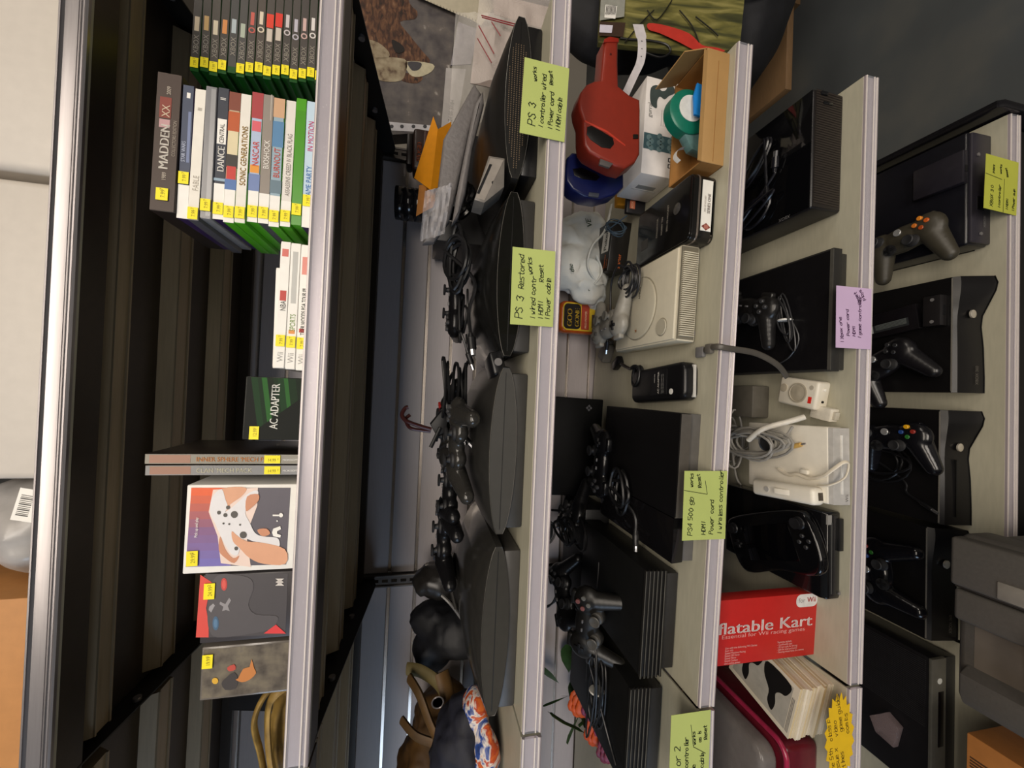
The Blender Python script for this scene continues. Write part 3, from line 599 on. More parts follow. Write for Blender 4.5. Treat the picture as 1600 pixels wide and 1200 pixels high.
def gamepad(kind, label, loc, rz=0, rx=0, ry=0, body=None, button=('3a3a3c',) * 4, stick=None, group=None):
    t = thing('gamepad', label, 'game controller', loc, rz, ry, rx, group); body = body or SATIN; stick = stick or M('1d1d1f', .6)
    v, f = pad_body(kind); b = MB(); b.add(v, f, body)
    for s in (-1, 1): b.box(s * .052 - .016, s * .052 + .016, .026, .041, .026, .040, body, .004)
    b.build('body', t, ang=60)
    if kind == 'twin': SP = [(-.026, -.022, .040), (.026, -.022, .040)]; dp = (-.053, .008, .048); bp = (.053, .008, .048)
    else: SP = [(-.046, .018, .051), (.024, -.014, .050)]; dp = (-.024, -.014, .051); bp = (.047, .018, .052)
    for p in SP:
        q = MB(); q.lathe([(.015, 0), (.013, .004), (.006, .006), (.005, .013), (.0115, .014), (.0125, .017), (.0105, .0185), (.006, .0175), (0, .0172)], stick, 18, p); q.build('thumbstick', t)
    q = MB()
    if kind != 'twin': q.cyl((dp[0], dp[1], dp[2] - .004), .0135, .006, stick, 20)
    q.box(dp[0] - .0035, dp[0] + .0035, dp[1] - .011, dp[1] + .011, dp[2] - .004, dp[2] + .004, BLK, .001); q.box(dp[0] - .011, dp[0] + .011, dp[1] - .0035, dp[1] + .0035, dp[2] - .004, dp[2] + .0039, BLK, .001); q.build('direction_pad', t)
    for k, (dx, dy) in enumerate(((0, .012), (.012, 0), (0, -.012), (-.012, 0))):
        q = MB(); q.cyl((bp[0] + dx, bp[1] + dy, bp[2] - .004), .0052, .008, M(button[k], .25), 14, bev=.001); q.build('button', t)
    if kind != 'twin': q = MB(); q.cyl((0, .020, .0525), .0085, .004, M('b8b8b8', .25, .6), 18, bev=.001); q.build('guide_button', t)
    else:
        q = MB(); q.box(-.014, -.006, .004, .008, .046, .0495, MGREY, .001); q.box(.006, .014, .004, .008, .046, .0495, MGREY, .001); q.build('menu_buttons', t)
    return t
XB = ('d8a018', '8a2a22', '2a6a2a', '23407a')
def cable(name, label, pts, r, mt=None, plug=None, group=None, cat='cable', n=6, tie=None):
    P = [Vector(p) for p in pts]; base = Vector((P[0].x, P[0].y, min(p.z for p in P)))
    t = thing(name, label, cat, base, group=group)
    b = MB(); b.tube(P, r, mt or CORD, n); b.build('cord', t, world=True)
    if plug is not None:
        d = (P[-1] - P[-2]).normalized(); q = MB(); q.tube([P[-1] - d * .002, P[-1] + d * .006, P[-1] + d * .008, P[-1] + d * .03], [r * 1.2, r * 1.6, plug, plug * .9], mt or CORD, 10)
        q.tube([P[-1] + d * .03, P[-1] + d * .042], [plug * .6, plug * .6], M('b0b0b4', .2, .9), 8); q.build('plug', t, world=True)
    if tie: q = MB(); q.lathe([(tie[1], -.002), (tie[1] * 1.1, 0), (tie[1], .002)], tie[2], 14, tie[0], tie[3]); q.build('tie', t, world=True)
    return t
def coil(c, rx, ry, turns, rnd, tail=(), ax=(1, 0, 0), ay=(0, 1, 0), lift=.02, wob=.15):
    P = loops(c, rx, ry, 18, turns, rnd, ax, ay, wob, lift)
    return P + spline([P[-1]] + [Vector(q) for q in tail], 6)[1:] if tail else P
# ================================================================ curved consoles on the middle shelf
def arch_console(X, label, front, shell, base, vents=False, w=.292, Y=.048):
    t = thing('game_console', label, 'game console', **on(2, X, Y))
    t.location.y = Y
    hw = w / 2; N = 24
    def sec(y, tip, top, bot, hw):
        up = []; lo = []
        for k in range(N + 1):
            u = -1 + 2 * k / N; e = (1 - u * u)
            up.append((hw * u, y, tip + .005 + (top - tip - .005) * max(e, 0) ** .72)); lo.append((hw * u, y, tip - .006 - (tip - bot - .006) * max(e, 0) ** .7))
        return up + lo[::-1]
    S = [sec(0, .041, .064, .017, hw * .985), sec(.004, .041, .067, .015, hw), sec(.035, .042, .078, .012, hw * 1.02), (sec(.09, .043, .088, .012, hw * 1.04)), sec(.262, .043, .092, .012, hw * 1.04), sec(.270, .043, .085, .016, hw * 1.02)]
    b = MB(); n = len(S[0]); vs = [p for s in S for p in s]; fs = []
    for j in range(len(S) - 1):
        for i in range(n): fs.append((j * n + i, (j + 1) * n + i, (j + 1) * n + (i + 1) % n, j * n + (i + 1) % n))
    fs.append(tuple(range((len(S) - 1) * n, len(S) * n))[::-1]); b.add(vs, fs, shell); b.build('shell', t, ang=30)
    f = MB(); f.add(S[0], [tuple(range(n))], front)
    f.box(-hw * .93, hw * .93, -.0008, .002, .0405, .0414, M('0c0c0c', .4)); f.build('front_face', t)
    e = MB(); e.tube([(p[0], p[1] - .0003, p[2]) for p in S[0][:N + 1]], .0006, M('4a4843', .3, .3), 6); e.tube([(p[0], p[1] - .0003, p[2]) for p in [S[0][0]] + S[0][N + 1:][::-1] + [S[0][N]]], .0005, M('3a3835', .3, .3), 6); e.build('edge_highlight', t)  # thin pale tubes paint the highlights along the front edges
    q = MB(); q.box(-hw * .93, hw * .93, .003, .262, .0, .030, base, .004); q.build('base', t)
    if vents:
        g = MB(); vm = M('6a5a48', .5)
        for r_ in range(9):
            for k in range(58):
                u = -.86 + 1.5 * k / 57; zz = .0205 + .0047 * r_; top = .041 + .022 * (1 - u * u) - .002; bo = .041 - .02 * (1 - u * u) + .002
                if bo < zz < top: g.box(hw * u - .0009, hw * u + .0009, -.0007, .001, zz - .0007, zz + .0007, vm)
        g.build('vent_grille', t)
    return t
a4 = M('3a3936', .08, var=.06); a3 = M('3a3936', .4, var=.06)
arch_console(1.070, 'curved black console with a dotted vent grille, right end of the middle shelf', M('0e0d0c', .45), M('1a1918', .4), SATIN, True)
arch_console(.757, 'curved glossy black console behind the PS 3 Restored note', M('141412', .12), M('161615', .2), M('2a2928', .5))
arch_console(.448, 'curved matte dark console with painted edge highlights, centre of the middle shelf', a3, M('2a2927', .35), M('2b2a28', .5))
arch_console(.138, 'curved console with mirror-like front, nearest the left bay on the middle shelf', a4, M('2b2a28', .18), M('3a3836', .45))
z2 = 1.297
gamepad('twin', 'black gamepad lying behind the corded loops on the glossy console', (at(722, 470, Y=.24).x, .24, z2 + .088), radians(180), 0)
P = coil((.80, .15, z2 + .118), .050, .030, 7, 1.1, [(.76, .12, z2 + .095), (.70, .12, z2 + .102), (.655, .11, z2 + .098)], ax=(1, .1, 0), ay=(0, .75, .55), lift=.02, wob=.3)
cable('power_cable', 'black coiled power cable on the glossy console by the PS 3 Restored note', P, .0036, plug=.009)
P = coil((.965, .24, z2 + .125), .045, .038, 5, .6, [(.93, .2, z2 + .10)], ax=(.9, .3, 0), ay=(0, .6, .8), lift=.02, wob=.2)
cable('power_cable', 'thick black glossy cable looped beside the dotted console and mailers', P, .0058, M('0c0c0e', .18))
P = coil((.70, .17, z2 + .098), .040, .016, 4, 2.3, [(.66, .15, z2 + .112), (.63, .15, z2 + .10)], lift=.02, wob=.35)
cable('video_cable', 'thin black cable looped next to the coiled power cable', P, .0024, plug=.006)
q = MB(); q.box(-.022, .022, 0, .06, 0, .026, SATIN, .006, 3); q.cyl((.0, -.001, .013), .007, .002, MGREY, 14, 'y'); solo(q, 'charger_brick', 'small glossy black charger lying between two curved consoles', 'charger', (.605, .06, z2 + .0405), rz=radians(12), ry=radians(-14))
gamepad('twin', 'rounded black gamepad with red buttons on the matte curved console', (at(722, 672, Y=.25).x, .252, z2 + .094), radians(30), radians(4), body=M('222120', .22), button=('a8201a', 'a8201a', 'a8201a', 'a8201a'))
gamepad('twin', 'black gamepad with both sticks up at the left end of the matte console', (at(722, 768, Y=.21).x, .215, z2 + .085), radians(5))
gamepad('twin', 'black gamepad with both sticks up on the mirror-fronted console', (at(722, 838, Y=.21).x, .235, z2 + .092), radians(-8))
gamepad('twin', 'grey-black gamepad tipped on its grip above the matte console', (at(742, 690, Y=.115).x, .118, z2 + .083), radians(-15), radians(4), body=M('2c2b29', .18))
P = coil((at(740, 605, Y=.17).x, .17, z2 + .093), .042, .03, 6, .4, [(.50, .15, z2 + .13), (.47, .14, z2 + .11)], lift=.05, wob=.3)
cable('gamepad_cable', 'black corded bundle at the right end of the matte curved console', P, .003, plug=.007)
t = thing('clip_mount', 'black clip mount with a dark red hooked arm standing on a gamepad', 'mount', (at(695, 668, Y=.21).x, .21, z2 + .135))
R1 = M('3a1512', .3); b = MB(); Yc = .21
b.tube(spline(px([(674, 671), (660, 667), (645, 662), (634, 657), (628, 648), (633, 638), (638, 636)], Yc), 5), .0042, R1, 8); b.tube(spline(px([(673, 674), (655, 672), (640, 668), (634, 655), (641, 648)], Yc + .012), 5), .0036, R1, 8); b.build('hooked_arm', t, world=True)
b = MB(); b.tube(px([(709, 604), (690, 645)], Yc + .02), .0045, BLK, 8); b.tube(px([(688, 668), (673, 699)], Yc - .02), .004, BLK, 8); b.build('rod', t, world=True)
b = MB(); b.prism([(p.x, p.z) for p in px([(672, 662), (690, 640), (700, 648), (697, 674), (682, 680)], Yc)], 'y', Yc - .02, Yc + .02, BLK, .004); b.build('clamp', t, world=True)
RP = px([(764, 243), (789, 247), (788, 292), (757, 317), (741, 312)], .035); t = thing('receiver_box', 'small grey receiver with a black slot between two curved consoles', 'device', RP[3])
b = MB(); b.prism([(p.x, p.z) for p in RP], 'y', .035, .085, M('6f6a64', .4), .002); b.build('case', t, world=True)
b = MB(); b.poly(px([(766, 247), (787, 250), (757, 313), (743, 309)], .0345), M('8d867e', .4)); b.build('front_plate', t, world=True); b = MB(); b.poly(px([(765, 256), (769, 257), (749, 303), (745, 302)], .0340), BLK); b.poly(px([(768, 284), (771, 282), (769, 288)], .0340), BLK); b.build('slot', t, world=True)
# pile at the right end behind the dotted console
q = MB(); q.box(-.14, .14, 0, .155, 0, .172, M('131214', .5), .003); solo(q, 'black_carton', 'black carton behind the dotted console under the grey mailers', 'box', (1.06, .372, z2 + .002))
def flatpack(pts, Y0, Y1, mt, bev, amp=.0, nsub=0, seed=0):
    b = MB(); P = [(p.x, p.z) for p in px(pts, Y0)]; b.prism(P, 'y', Y0, Y1, mt, bev, 3); return b
BUB = M('6b6766', .5, var=.1, scale=140, bump=.6); ENV = M('e8950f', .6, var=.05)
solo(flatpack([(741, 128), (753, 145), (734, 205), (713, 300), (702, 345), (678, 378), (660, 380), (683, 300), (693, 215)], .165, .187, BUB, .008), 'padded_mailer', 'grey padded mailer leaning beside the yellow envelopes', 'mailer', px([(702, 345)], .17)[0], world=True, group=None)
solo(flatpack([(755, 139), (757, 160), (739, 230), (728, 300), (716, 340), (706, 350), (716, 290), (734, 200), (742, 160)], .128, .150, BUB, .008), 'padded_mailer', 'second grey padded mailer closest to the dotted console', 'mailer', px([(712, 345)], .13)[0], world=True)
t = thing('clear_sleeve', 'crinkled clear plastic sleeve hanging below the yellow envelopes', 'plastic sleeve', px([(690, 330)], .16)[0])
F_ = film('sleeve_film', 'e8e6ea', .30, .18); b = MB(); c = px([(664, 300), (706, 290), (694, 368), (656, 378)], .158)
b.grid(lambda u, v: (c[0].lerp(c[1], u)).lerp(c[3].lerp(c[2], u), v) + Vector((0, -.012 * noise.noise(Vector((u * 6, v * 6, 1))) - .006, 0)), 18, 14, F_); b.build('film', t, world=True)
t = thing('manila_envelopes', 'bright yellow folded paper envelope standing above the grey mailers', 'envelope', px([(690, 300)], .34)[0])
b = MB(); a, bb, cc, dd = at(677, 182, Y=.36), at(684, 202, Y=.33), at(673, 297, Y=.33), at(647, 278, Y=.36); e1, e2 = at(705, 190, Y=.352), at(692, 290, Y=.352)
def sheet(b, q, th, mt):
    n = (q[1] - q[0]).cross(q[2] - q[0]).normalized() * th; k = len(q)
    b.add([Vector(p) for p in q] + [Vector(p) + n for p in q], [tuple(range(k)), tuple(range(2 * k - 1, k - 1, -1))] + [(i, i + k, (i + 1) % k + k, (i + 1) % k) for i in range(k)], mt)
sheet(b, [a, bb, cc, dd], .0008, ENV); b.build('front_flap', t, world=True); b = MB(); sheet(b, [bb, e1, at(706, 205, Y=.35), e2, cc], .0008, ENV); b.build('back_flap', t, world=True)
for k in range(5):
    q = px([(655 + 7 * k, 289 + k), (667 + 7 * k, 288 + k), (664 + 6 * k, 330 - 3 * k), (650 + 7 * k, 338 - 4 * k)], .345 + .004 * k); b = MB(); sheet(b, q, .0008, M('a9691a', .6))
    solo(b, 'paper_envelope', 'brown-orange paper envelope inside the clear sleeve', 'envelope', q[2], world=True, group='brown-orange envelopes in the clear sleeve')
t = thing('battery_pack', 'brown-black tool battery with the orange word RIDGID', 'battery', (at(655, 232, Y=.385).x, .385, 1.4705))
b = MB(); b.box(-.052, .052, 0, .06, 0, .06, M('2b1610', .4), .008, 3); b.box(-.046, .046, -.003, .01, .016, .034, M('3d1d14', .4), .003); b.text('RIDGID', FR(-.034, -.0034, .038), .017, M('c05a20', .5, var=0), sx=.85, bold=.015); b.build('body', t); b = MB(); b.box(-.04, .04, .006, .05, .06, .075, M('1a100c', .4), .005); b.build('terminal_cap', t)
xr = at(630, 315, Y=.45).x
for k in range(3):
    b = MB(); b.lathe([(.022, 0), (.041, 0), (.0425, .002), (.0425, .0215), (.041, .0235), (.022, .0235)], M('1b1a1d', .14, var=.04), 30)
    b.lathe([(.0219, .0005), (.0195, .0005), (.0195, .023), (.0219, .023)], M('4a3a2a', .6), 30)
    solo(b, 'tape_roll', ['lowest roll of black tape in the pile by the battery', 'middle roll of black tape in the pile by the battery', 'topmost roll of black tape in front of the slatwall'][k], 'tape roll', (xr, .462, 1.4705 + .0242 * k + .030), group='black tape rolls')
q = MB(); q.box(-.045, .045, 0, .08, 0, .0285, M('201f22', .5), .002); solo(q, 'flat_carton', 'flat black carton under the rolls of black tape', 'box', (xr, .42, 1.4705))
# handbags in the left bay
def softbag(ells, vox, amp, fr, mt):
    g = MB()
    for c, r in ells: g.ell(c, r, BLK)
    v, f = blob(g, vox, 5); b = MB(); b.add([p + Vector((noise.noise(p * fr), noise.noise(p * fr + Vector((7, 1, 3))), noise.noise(p * fr + Vector((2, 9, 5))))) * amp + Vector((1, .4, .7)) * (abs(noise.noise(Vector((p.x * 40, p.z * 22 + p.x * 18, p.y * 25)))) - .25) * amp * .9 + Vector((noise.noise(p * fr * 2.3), 0, noise.noise(p * fr * 2.1))) * amp * .5 for p in v], f, mt); return b
def w(x, y, Y): return at(x, y, Y=Y)
t = thing('handbag', 'brown cloth handbag with long folded straps in the left bay', 'bag', (-.28, .28, z2))
c1 = w(690, 1130, .34); b = softbag([((-.36, .41, z2 + .082), (.16, .10, .07)), ((-.40, .41, z2 + .13), (.10, .08, .07)), ((-.31, .42, z2 + .11), (.09, .08, .06))], .008, .010, 18, patches('brown_cloth', [(.35, '3e2b16'), (.6, '654722'), (.8, '7d5c2e')], 12, .65, bump=.4)); b.build('bag_body', t, world=True)
b = MB(); ST = M('5c421f', .6, var=.15, bump=.2)
b.tube(spline([w(640, 1060, .30), w(655, 1085, .27), w(672, 1130, .25), w(688, 1155, .24), w(700, 1100, .25), w(690, 1050, .28)], 8), .017, ST, 10, .45)
b.tube(spline([w(636, 1045, .33), w(660, 1050, .31), w(690, 1075, .28), w(710, 1130, .25), w(720, 1200, .25)], 8), .014, M('6b5f3a', .6), 10, .4)
b.tube(spline([w(628, 1125, .31), w(650, 1150, .28), w(690, 1170, .26), w(700, 1215, .26)], 8), .016, ST, 10, .45); b.build('strap', t, world=True)
b = MB(); r_ = w(684, 1098, .23); b.lathe([(.012, -.0015), (.0135, 0), (.012, .0015), (.0105, 0), (.012, -.0015)], STEEL, 20, r_, 'y'); b.build('buckle', t, world=True)
t = thing('dark_pouch', 'black zipped pouch slumped against the mirror-fronted console', 'bag', (-.06, .3, z2))
b = softbag([((-.055, .38, z2 + .075), (.065, .07, .075)), ((-.10, .40, z2 + .13), (.06, .06, .05)), ((-.03, .40, z2 + .13), (.045, .05, .06))], .007, .008, 22, M('15161b', .62, var=.3, bump=.3)); b.build('pouch_body', t, world=True)
b = MB(); LE = M('1c1b1b', .3, var=.2, bump=.2)
b.tube(spline([w(708, 884, .33), w(706, 905, .28), w(720, 935, .25), w(735, 965, .24), w(742, 995, .25)], 8), .034, LE, 14, .32); b.tube(spline([w(735, 880, .30), w(742, 910, .25), w(738, 940, .22), w(748, 975, .22)], 8), .024, M('2d2c2b', .22, var=.15), 14, .35); b.build('folded_flap', t, world=True)
b = MB(); b.tube(spline([w(690, 930, .26), w(705, 945, .25), w(722, 968, .25), w(735, 985, .25)], 6), .0035, M('5c5a58', .3), 6); b.tube(spline([w(712, 890, .28), w(702, 905, .27), w(705, 920, .26), w(712, 950, .25)], 6), .010, M('24221f', .35), 8, .5); b.build('strap', t, world=True)
t = thing('sling_bag', 'glossy grey-black leather strap end draped at the console corner', 'bag', (.02, .34, z2 + .10))
b = softbag([((.058, .41, z2 + .12), (.045, .05, .07)), ((.050, .43, z2 + .07), (.04, .05, .06))], .006, .007, 26, M('2a2826', .35, var=.2)); b.build('bag_body', t, world=True)
t = thing('print_bag', 'dark navy bag with orange and blue printed figures in the left bay', 'bag', (-.20, .14, z2))
NAVY = M('141624', .7, var=.25, bump=.3); b = softbag([((-.20, .18, z2 + .068), (.14, .085, .055)), ((-.17, .18, z2 + .09), (.075, .07, .045)), ((-.26, .18, z2 + .085), (.09, .08, .05))], .007, .009, 20, NAVY); b.build('bag_body', t, world=True)
PR = patches('bright_print', [(.30, '20305e'), (.42, '2b4a94'), (.5, 'd8cfc4'), (.56, 'a8361c'), (.66, 'd06a2c'), (.8, '3a1c14')], 28, .45, 4, dist=1.5)
b = softbag([((-.085, .165, z2 + .050), (.04, .04, .030)), ((-.15, .125, z2 + .035), (.07, .035, .028)), ((-.23, .125, z2 + .040), (.05, .035, .03))], .006, .006, 24, PR); b.build('printed_panel', t, world=True)
b = MB(); q = px([(730, 1005), (743, 1005), (748, 1030), (732, 1033)], .135); sheet(b, q, .002, M('b9bcc4', .4)); b.build('white_tab', t, world=True)
# ================================================================ shelf with price guns and the disc console
def z3(X): return sz(3, X)
# plain wide console with stepped front
t = thing('game_console', 'large flat black console with a two-tone front above the PS4 note', 'game console', **on(3, .3835, .022)); MT = M('0e0d0e', .45, var=.08, spec=.3); GL = M('121113', .06, var=.03)
b = MB(); b.box(-.1385, .1385, .012, .30, .0, .0235, M('5a5856', .45), .001); b.build('lower_body', t)
b = MB(); b.box(-.136, .136, .016, .298, .0235, .0275, GLOSS); b.build('light_gap', t)
b = MB(); b.prism([(.005, .0275), (.295, .0275), (.305, .053), (.0, .053)], 'x', -.055, .1385, MT, .0015); b.text('PS4', Matrix.Translation((.085, .0012, .034)) @ Matrix.Rotation(pi / 2, 4, 'X'), .013, M('232223', .3), bold=.02); b.build('upper_body', t)
b = MB(); b.prism([(.005, .0275), (.295, .0275), (.305, .053), (.0, .053)], 'x', -.1385, -.0562, GL, .0015); b.build('gloss_panel', t)
b = MB(); b.box(-.055, .1375, .0006, .004, .029, .0515, M('514d48', .4)); b.build('front_strip', t)
# ridged consoles
def ridged(X, Y, label, rz=0):
    t = thing('game_console', label, 'game console', **on(3, X, Y, rz)); K = M('111111', .45, spec=.3); D = M('1e1d1c', .4, spec=.35)
    b = MB(); b.box(-.100, .100, .0, .30, .033, .078, K, .001)
    for k in range(6):
        z = .0345 + .0082 * k; b.box(-.101, .101, -.004, .004, z, z + .0042, D, .0008, 1)
        b.box(-.101, .101, -.0046, -.0036, z + .0036, z + .0044, M('7c7a74', .3, .4))
    b.build('ridged_body', t)
    b = MB(); b.box(-.092, .092, .006, .295, .004, .033, M('232222', .5), .001)
    for x in (-.08, .08): b.box(x - .01, x + .01, .02, .04, 0, .004, BLK)
    b.build('base', t)
    b = MB(); b.box(-.03, .03, .20, .203, .0781, .0784, MGREY); b.build('mark', t); return t
ridged(.115, .062, 'black ridged console left of the PS4 note, thin pale lines on its front')
ridged(-.128, .090, 'black ridged console behind the torn green note in the left bay')
# grey disc console
PSG = M('c9c2ae', .45, var=.03); PSD = M('b3ad9b', .45, var=.03)
t = thing('game_console', 'beige grey disc console with a round lid and ribbed front', 'game console', **on(3, .7575, .046)); w_ = .0955
b = MB(); b.box(-w_, w_, .012, .268, .006, .046, PSG, .004); b.box(-w_ + .004, w_ - .004, .02, .26, .044, .050, PSG, .002)
for k in range(40):
    x = -w_ + .010 + .0042 * k
    if x < w_ - .012: b.box(x, x + .0023, .006, .016, .012, .044, PSG, .0006, 1)
b.box(-w_ + .004, w_ - .004, .011, .014, .010, .046, M('6d685a', .6)); b.build('case', t)
for x in (-.075, .075):
    for y in (.03, .25): q = MB(); q.cyl((x, y, 0), .010, .006, MGREY, 14); q.build('foot', t)
b = MB(); b.lathe([(.068, .0), (.070, .001), (.070, .0042), (.068, .0055), (.0, .0062)], PSD, 48, (-.006, .155, .0495)); b.lathe([(.0705, .0), (.073, .0008), (.0705, .0016)], M('8f8978', .5), 48, (-.006, .155, .0495))
b.text('SONY', Matrix.Translation((.042, .150, .0562)) @ Matrix.Rotation(pi, 4, 'Z'), .0105, M('4a463e', .5), bold=.02); b.build('disc_lid', t)
b = MB(); b.poly([(-.062, .150, .0557), (-.052, .150, .0557), (-.052, .160, .0557), (-.062, .160, .0557)], PSD); b.text('P', Matrix.Translation((-.055, .158, .0562)) @ Matrix.Rotation(pi, 4, 'Z'), .012, M('b04a30', .5), bold=.02); b.text('S', TP(-.061, .150, .0562), .009, M('8a8f3a', .5)); b.build('round_logo', t)
for x, r in ((-.062, .0175),):
    q = MB(); q.lathe([(r, 0), (r, .002), (r - .001, .003), (0, .0032)], PSD, 26, (x, .060, .0495)); q.lathe([(r + .0004, 0), (r + .0018, .0006), (r + .0004, .001)], M('8f8978', .5), 26, (x, .060, .0496)); q.build('round_button', t)
# its pad and cords
gamepad('twin', 'light grey gamepad lying across the back of the beige disc console', (.72, .285, z3(.72) + .050), radians(95), 0, body=M('8d8a82', .4), button=('55534e',) * 4, stick=M('77746c', .5))
P = coil((.82, .205, z3(.8) + .066), .030, .028, 8, .3, [(.86, .24, z3(.8) + .09), (.83, .29, z3(.8) + .08), (.76, .31, z3(.8) + .07), (.70, .34, z3(.8) + .06)], lift=.02, wob=.25)
cable('gamepad_cable', 'dark coiled cord resting on the lid of the beige disc console', P, .0026, M('1f1f22', .4), plug=.006)
q = MB(); q.box(-.02, .02, 0, .055, 0, .03, M('6a6864', .5), .006, 3); q.box(-.013, .013, -.012, .0, .006, .022, M('4c4a48', .5), .003); solo(q, 'grey_plug', 'grey connector block behind the beige disc console', 'plug', (.70, .42, z3(.70)), rz=radians(60))
q = MB(); q.tube(spline([(.845, .335, z3(.83) + .02), (.86, .36, z3(.83) + .045), (.835, .40, z3(.83) + .05)], 6), .011, SATIN, 10); solo(q, 'cord_hank', 'black hank of cord between the disc console and the black starter box', 'cable', (.845, .335, z3(.83)))
# tin
t = thing('card_tin', 'black metal card tin with a white label reading SERIES ONE', 'tin', **on(3, .9175, .030)); hw = .0655; TB = M('131211', .22, var=.06); PW_ = M('8a8078', .25, .7)
b = MB(); b.prism(rrect(-hw, hw, 0, .20, .014), 'z', 0, .048, TB, .002); b.build('body', t)
b = MB(); b.prism(rrect(-hw - .001, hw + .001, -.001, .201, .015), 'z', .034, .038, PW_, .001); b.prism(rrect(-hw, hw, 0, .2, .014), 'z', .004, .007, PW_, 0); b.build('rolled_rim', t)
b = MB(); b.prism(rrect(-hw + .002, hw - .002, .002, .198, .013), 'z', .048, .051, M('141312', .16, var=.05), .002); b.lathe([(.010, 0), (.0115, .0012), (0, .002)], M('9a968e', .2, .8), 22, (.012, .045, .051))
for k, (y, tx) in enumerate(((.075, '2021-22 HOCKEY'), (.094, 'HOBBY TIN'), (.112, 'COLLECTOR'))): b.text(tx, TP(-.022, y, .0513), .0075, M('9d968a', .5))
b.box(-.03, -.008, .150, .178, .0510, .0513, M('3d3b38', .3)); b.build('lid', t)
b = MB(); b.box(-.046, .052, -.0012, .001, .008, .030, WHITE); b.text('SERIES ONE', FR(-.012, -.0016, .012), .0088, M('4a2a24', .5), sx=.85, bold=.015); b.text('2021-22 HOCKEY', FR(-.010, -.0016, .0215), .0052, M('7a6a60', .5), sx=.8)
for a in (0, 1): b.poly([(-.038 + .018 * q[0], -.0016 - .0003 * a, .019 + .018 * q[1]) for q in ([(-.4, 0), (0, -.55), (.4, 0), (0, .55)], [(-.22, -.25), (.22, -.25), (.22, .25), (-.22, .25)])[a]], M('7a3a30', .5) if a == 0 else M('a8685c', .5))
b.build('white_label', t)
# open brown carton with its contents
t = thing('open_carton', 'open shallow brown cardboard carton at the right front of the shelf', 'box', **on(3, 1.1015, .014)); KB = M('a88350', .62, var=.05, scale=25); KI = M('9a6d38', .65, var=.05); hw = .1085
b = MB(); b.box(-hw, hw, 0, .003, 0, .049, KB, .0012); b.box(-hw, hw, .097, .10, 0, .049, KI); b.box(-hw, -hw + .003, .003, .097, 0, .047, KI); b.box(hw - .003, hw, .003, .097, 0, .047, KI); b.box(-hw, hw, .003, .097, 0, .002, KI); b.box(-hw + .004, hw - .02, -.0006, .0008, .0235, .0242, M('8f6430', .6)); b.build('tray', t)
b = MB(); b.T = Matrix.Translation((hw, .003, .048)) @ Matrix.Rotation(radians(-22), 4, 'Y'); b.box(0, .002, 0, .095, 0, .05, KB); b.T = Matrix.Translation((0, .0, .048)) @ Matrix.Rotation(radians(12), 4, 'X'); b.box(-hw, hw * .94, 0, .002, 0, .008, KB); b.build('flap', t)
X_ = 1.115; zc = z3(X_) + .003
t = thing('tape_dispenser', 'green tape dispenser wheel with a blue edge inside the open carton', 'tape dispenser', (X_, .065, zc + .036), ry=tilt(3))
b = MB(); b.lathe([(.0, -.014), (.040, -.014), (.044, -.011), (.044, .011), (.040, .014), (0, .014)], M('0f6a55', .35), 40, (0, 0, .012), 'y'); b.build('wheel', t)
b = MB(); b.lathe([(.0, .0155), (.026, .0155), (.026, .0145), (0, .0145)], M('d8d8d2', .5), 28, (.004, 0, .012), 'y'); b.build('label', t)
b = MB(); b.prism([(-.020, -.012), (.040, -.012), (.044, .012), (.018, .018), (-.018, .014)], 'y', -.030, -.0245, M('1a7ac8', .4), .001); b.build('blue_edge', t)
b = MB(); b.prism([(-.075, -.030), (-.03, -.030), (-.02, .010), (-.045, .018), (-.07, .0)], 'y', -.008, .012, M('5a7a78', .2, var=.2), .003); b.build('clear_arm', t)
q = MB(); P = spline([(.02, .030, .002), (.012, .034, .035), (.0, .03, .058), (-.018, .026, .066), (-.03, .02, .060)], 6); q.grid(lambda u, v: (lambda p: (p.x, p.y + .012 * v, p.z))(P[min(int(u * (len(P) - 1)), len(P) - 1)]), 24, 1, M('dcdad4', .5)); solo(q, 'curled_card', 'curled strip of white card sticking out of the open carton', 'card', (1.045, .035, z3(1.04) + .003), ry=tilt(3))
# hair dryer carton
HB = at(1057, 280, Y=.165); Xc = 1.155; t = thing('dryer_carton', 'white carton with a teal band and a drawn pistol-shaped device', 'box', (Xc, .165, z3(Xc) + .001), ry=tilt(3)); TE = M('3e5a60', .5, var=.08)
b = MB(); b.box(-.11, .11, 0, .115, 0, .086, M('dfdad6', .5, var=.03), .0015); b.build('carton', t)
b = MB(); Y = -.0006
b.poly([(-.054, Y, .001), (-.018, Y, .001), (-.018, Y, .085), (-.054, Y, .085)], TE)
GU = M('3c4644', .5); b.poly([(p.x, Y, p.y) for p in spline([(.045, .070, 0), (.060, .076, 0), (.085, .075, 0), (.094, .060, 0), (.084, .050, 0), (.088, .038, 0), (.104, .032, 0), (.098, .018, 0), (.086, .016, 0), (.076, .030, 0), (.066, .040, 0), (.070, .052, 0), (.058, .058, 0), (.042, .058, 0)], 3, True)], GU)
b.text('gurral', Matrix.Translation((.018, Y, .070)) @ Matrix.Rotation(pi / 2, 4, 'X') , .014, M('5a5a58', .5))
for k in range(4): b.box(.004, .040, Y, 0, .044 - .005 * k, .0452 - .005 * k, M('a8a4a0', .5))
for k in range(2): b.poly([(p[0], Y, p[1]) for p in rrect(-.088 + .014 * k, -.078 + .014 * k, .012, .022, .002)], M('2a2a2a', .5)); b.poly([(p[0], Y * 1.3, p[1]) for p in rrect(-.086 + .014 * k, -.080 + .014 * k, .0145, .0195, .001)], M('dfdad6', .5))
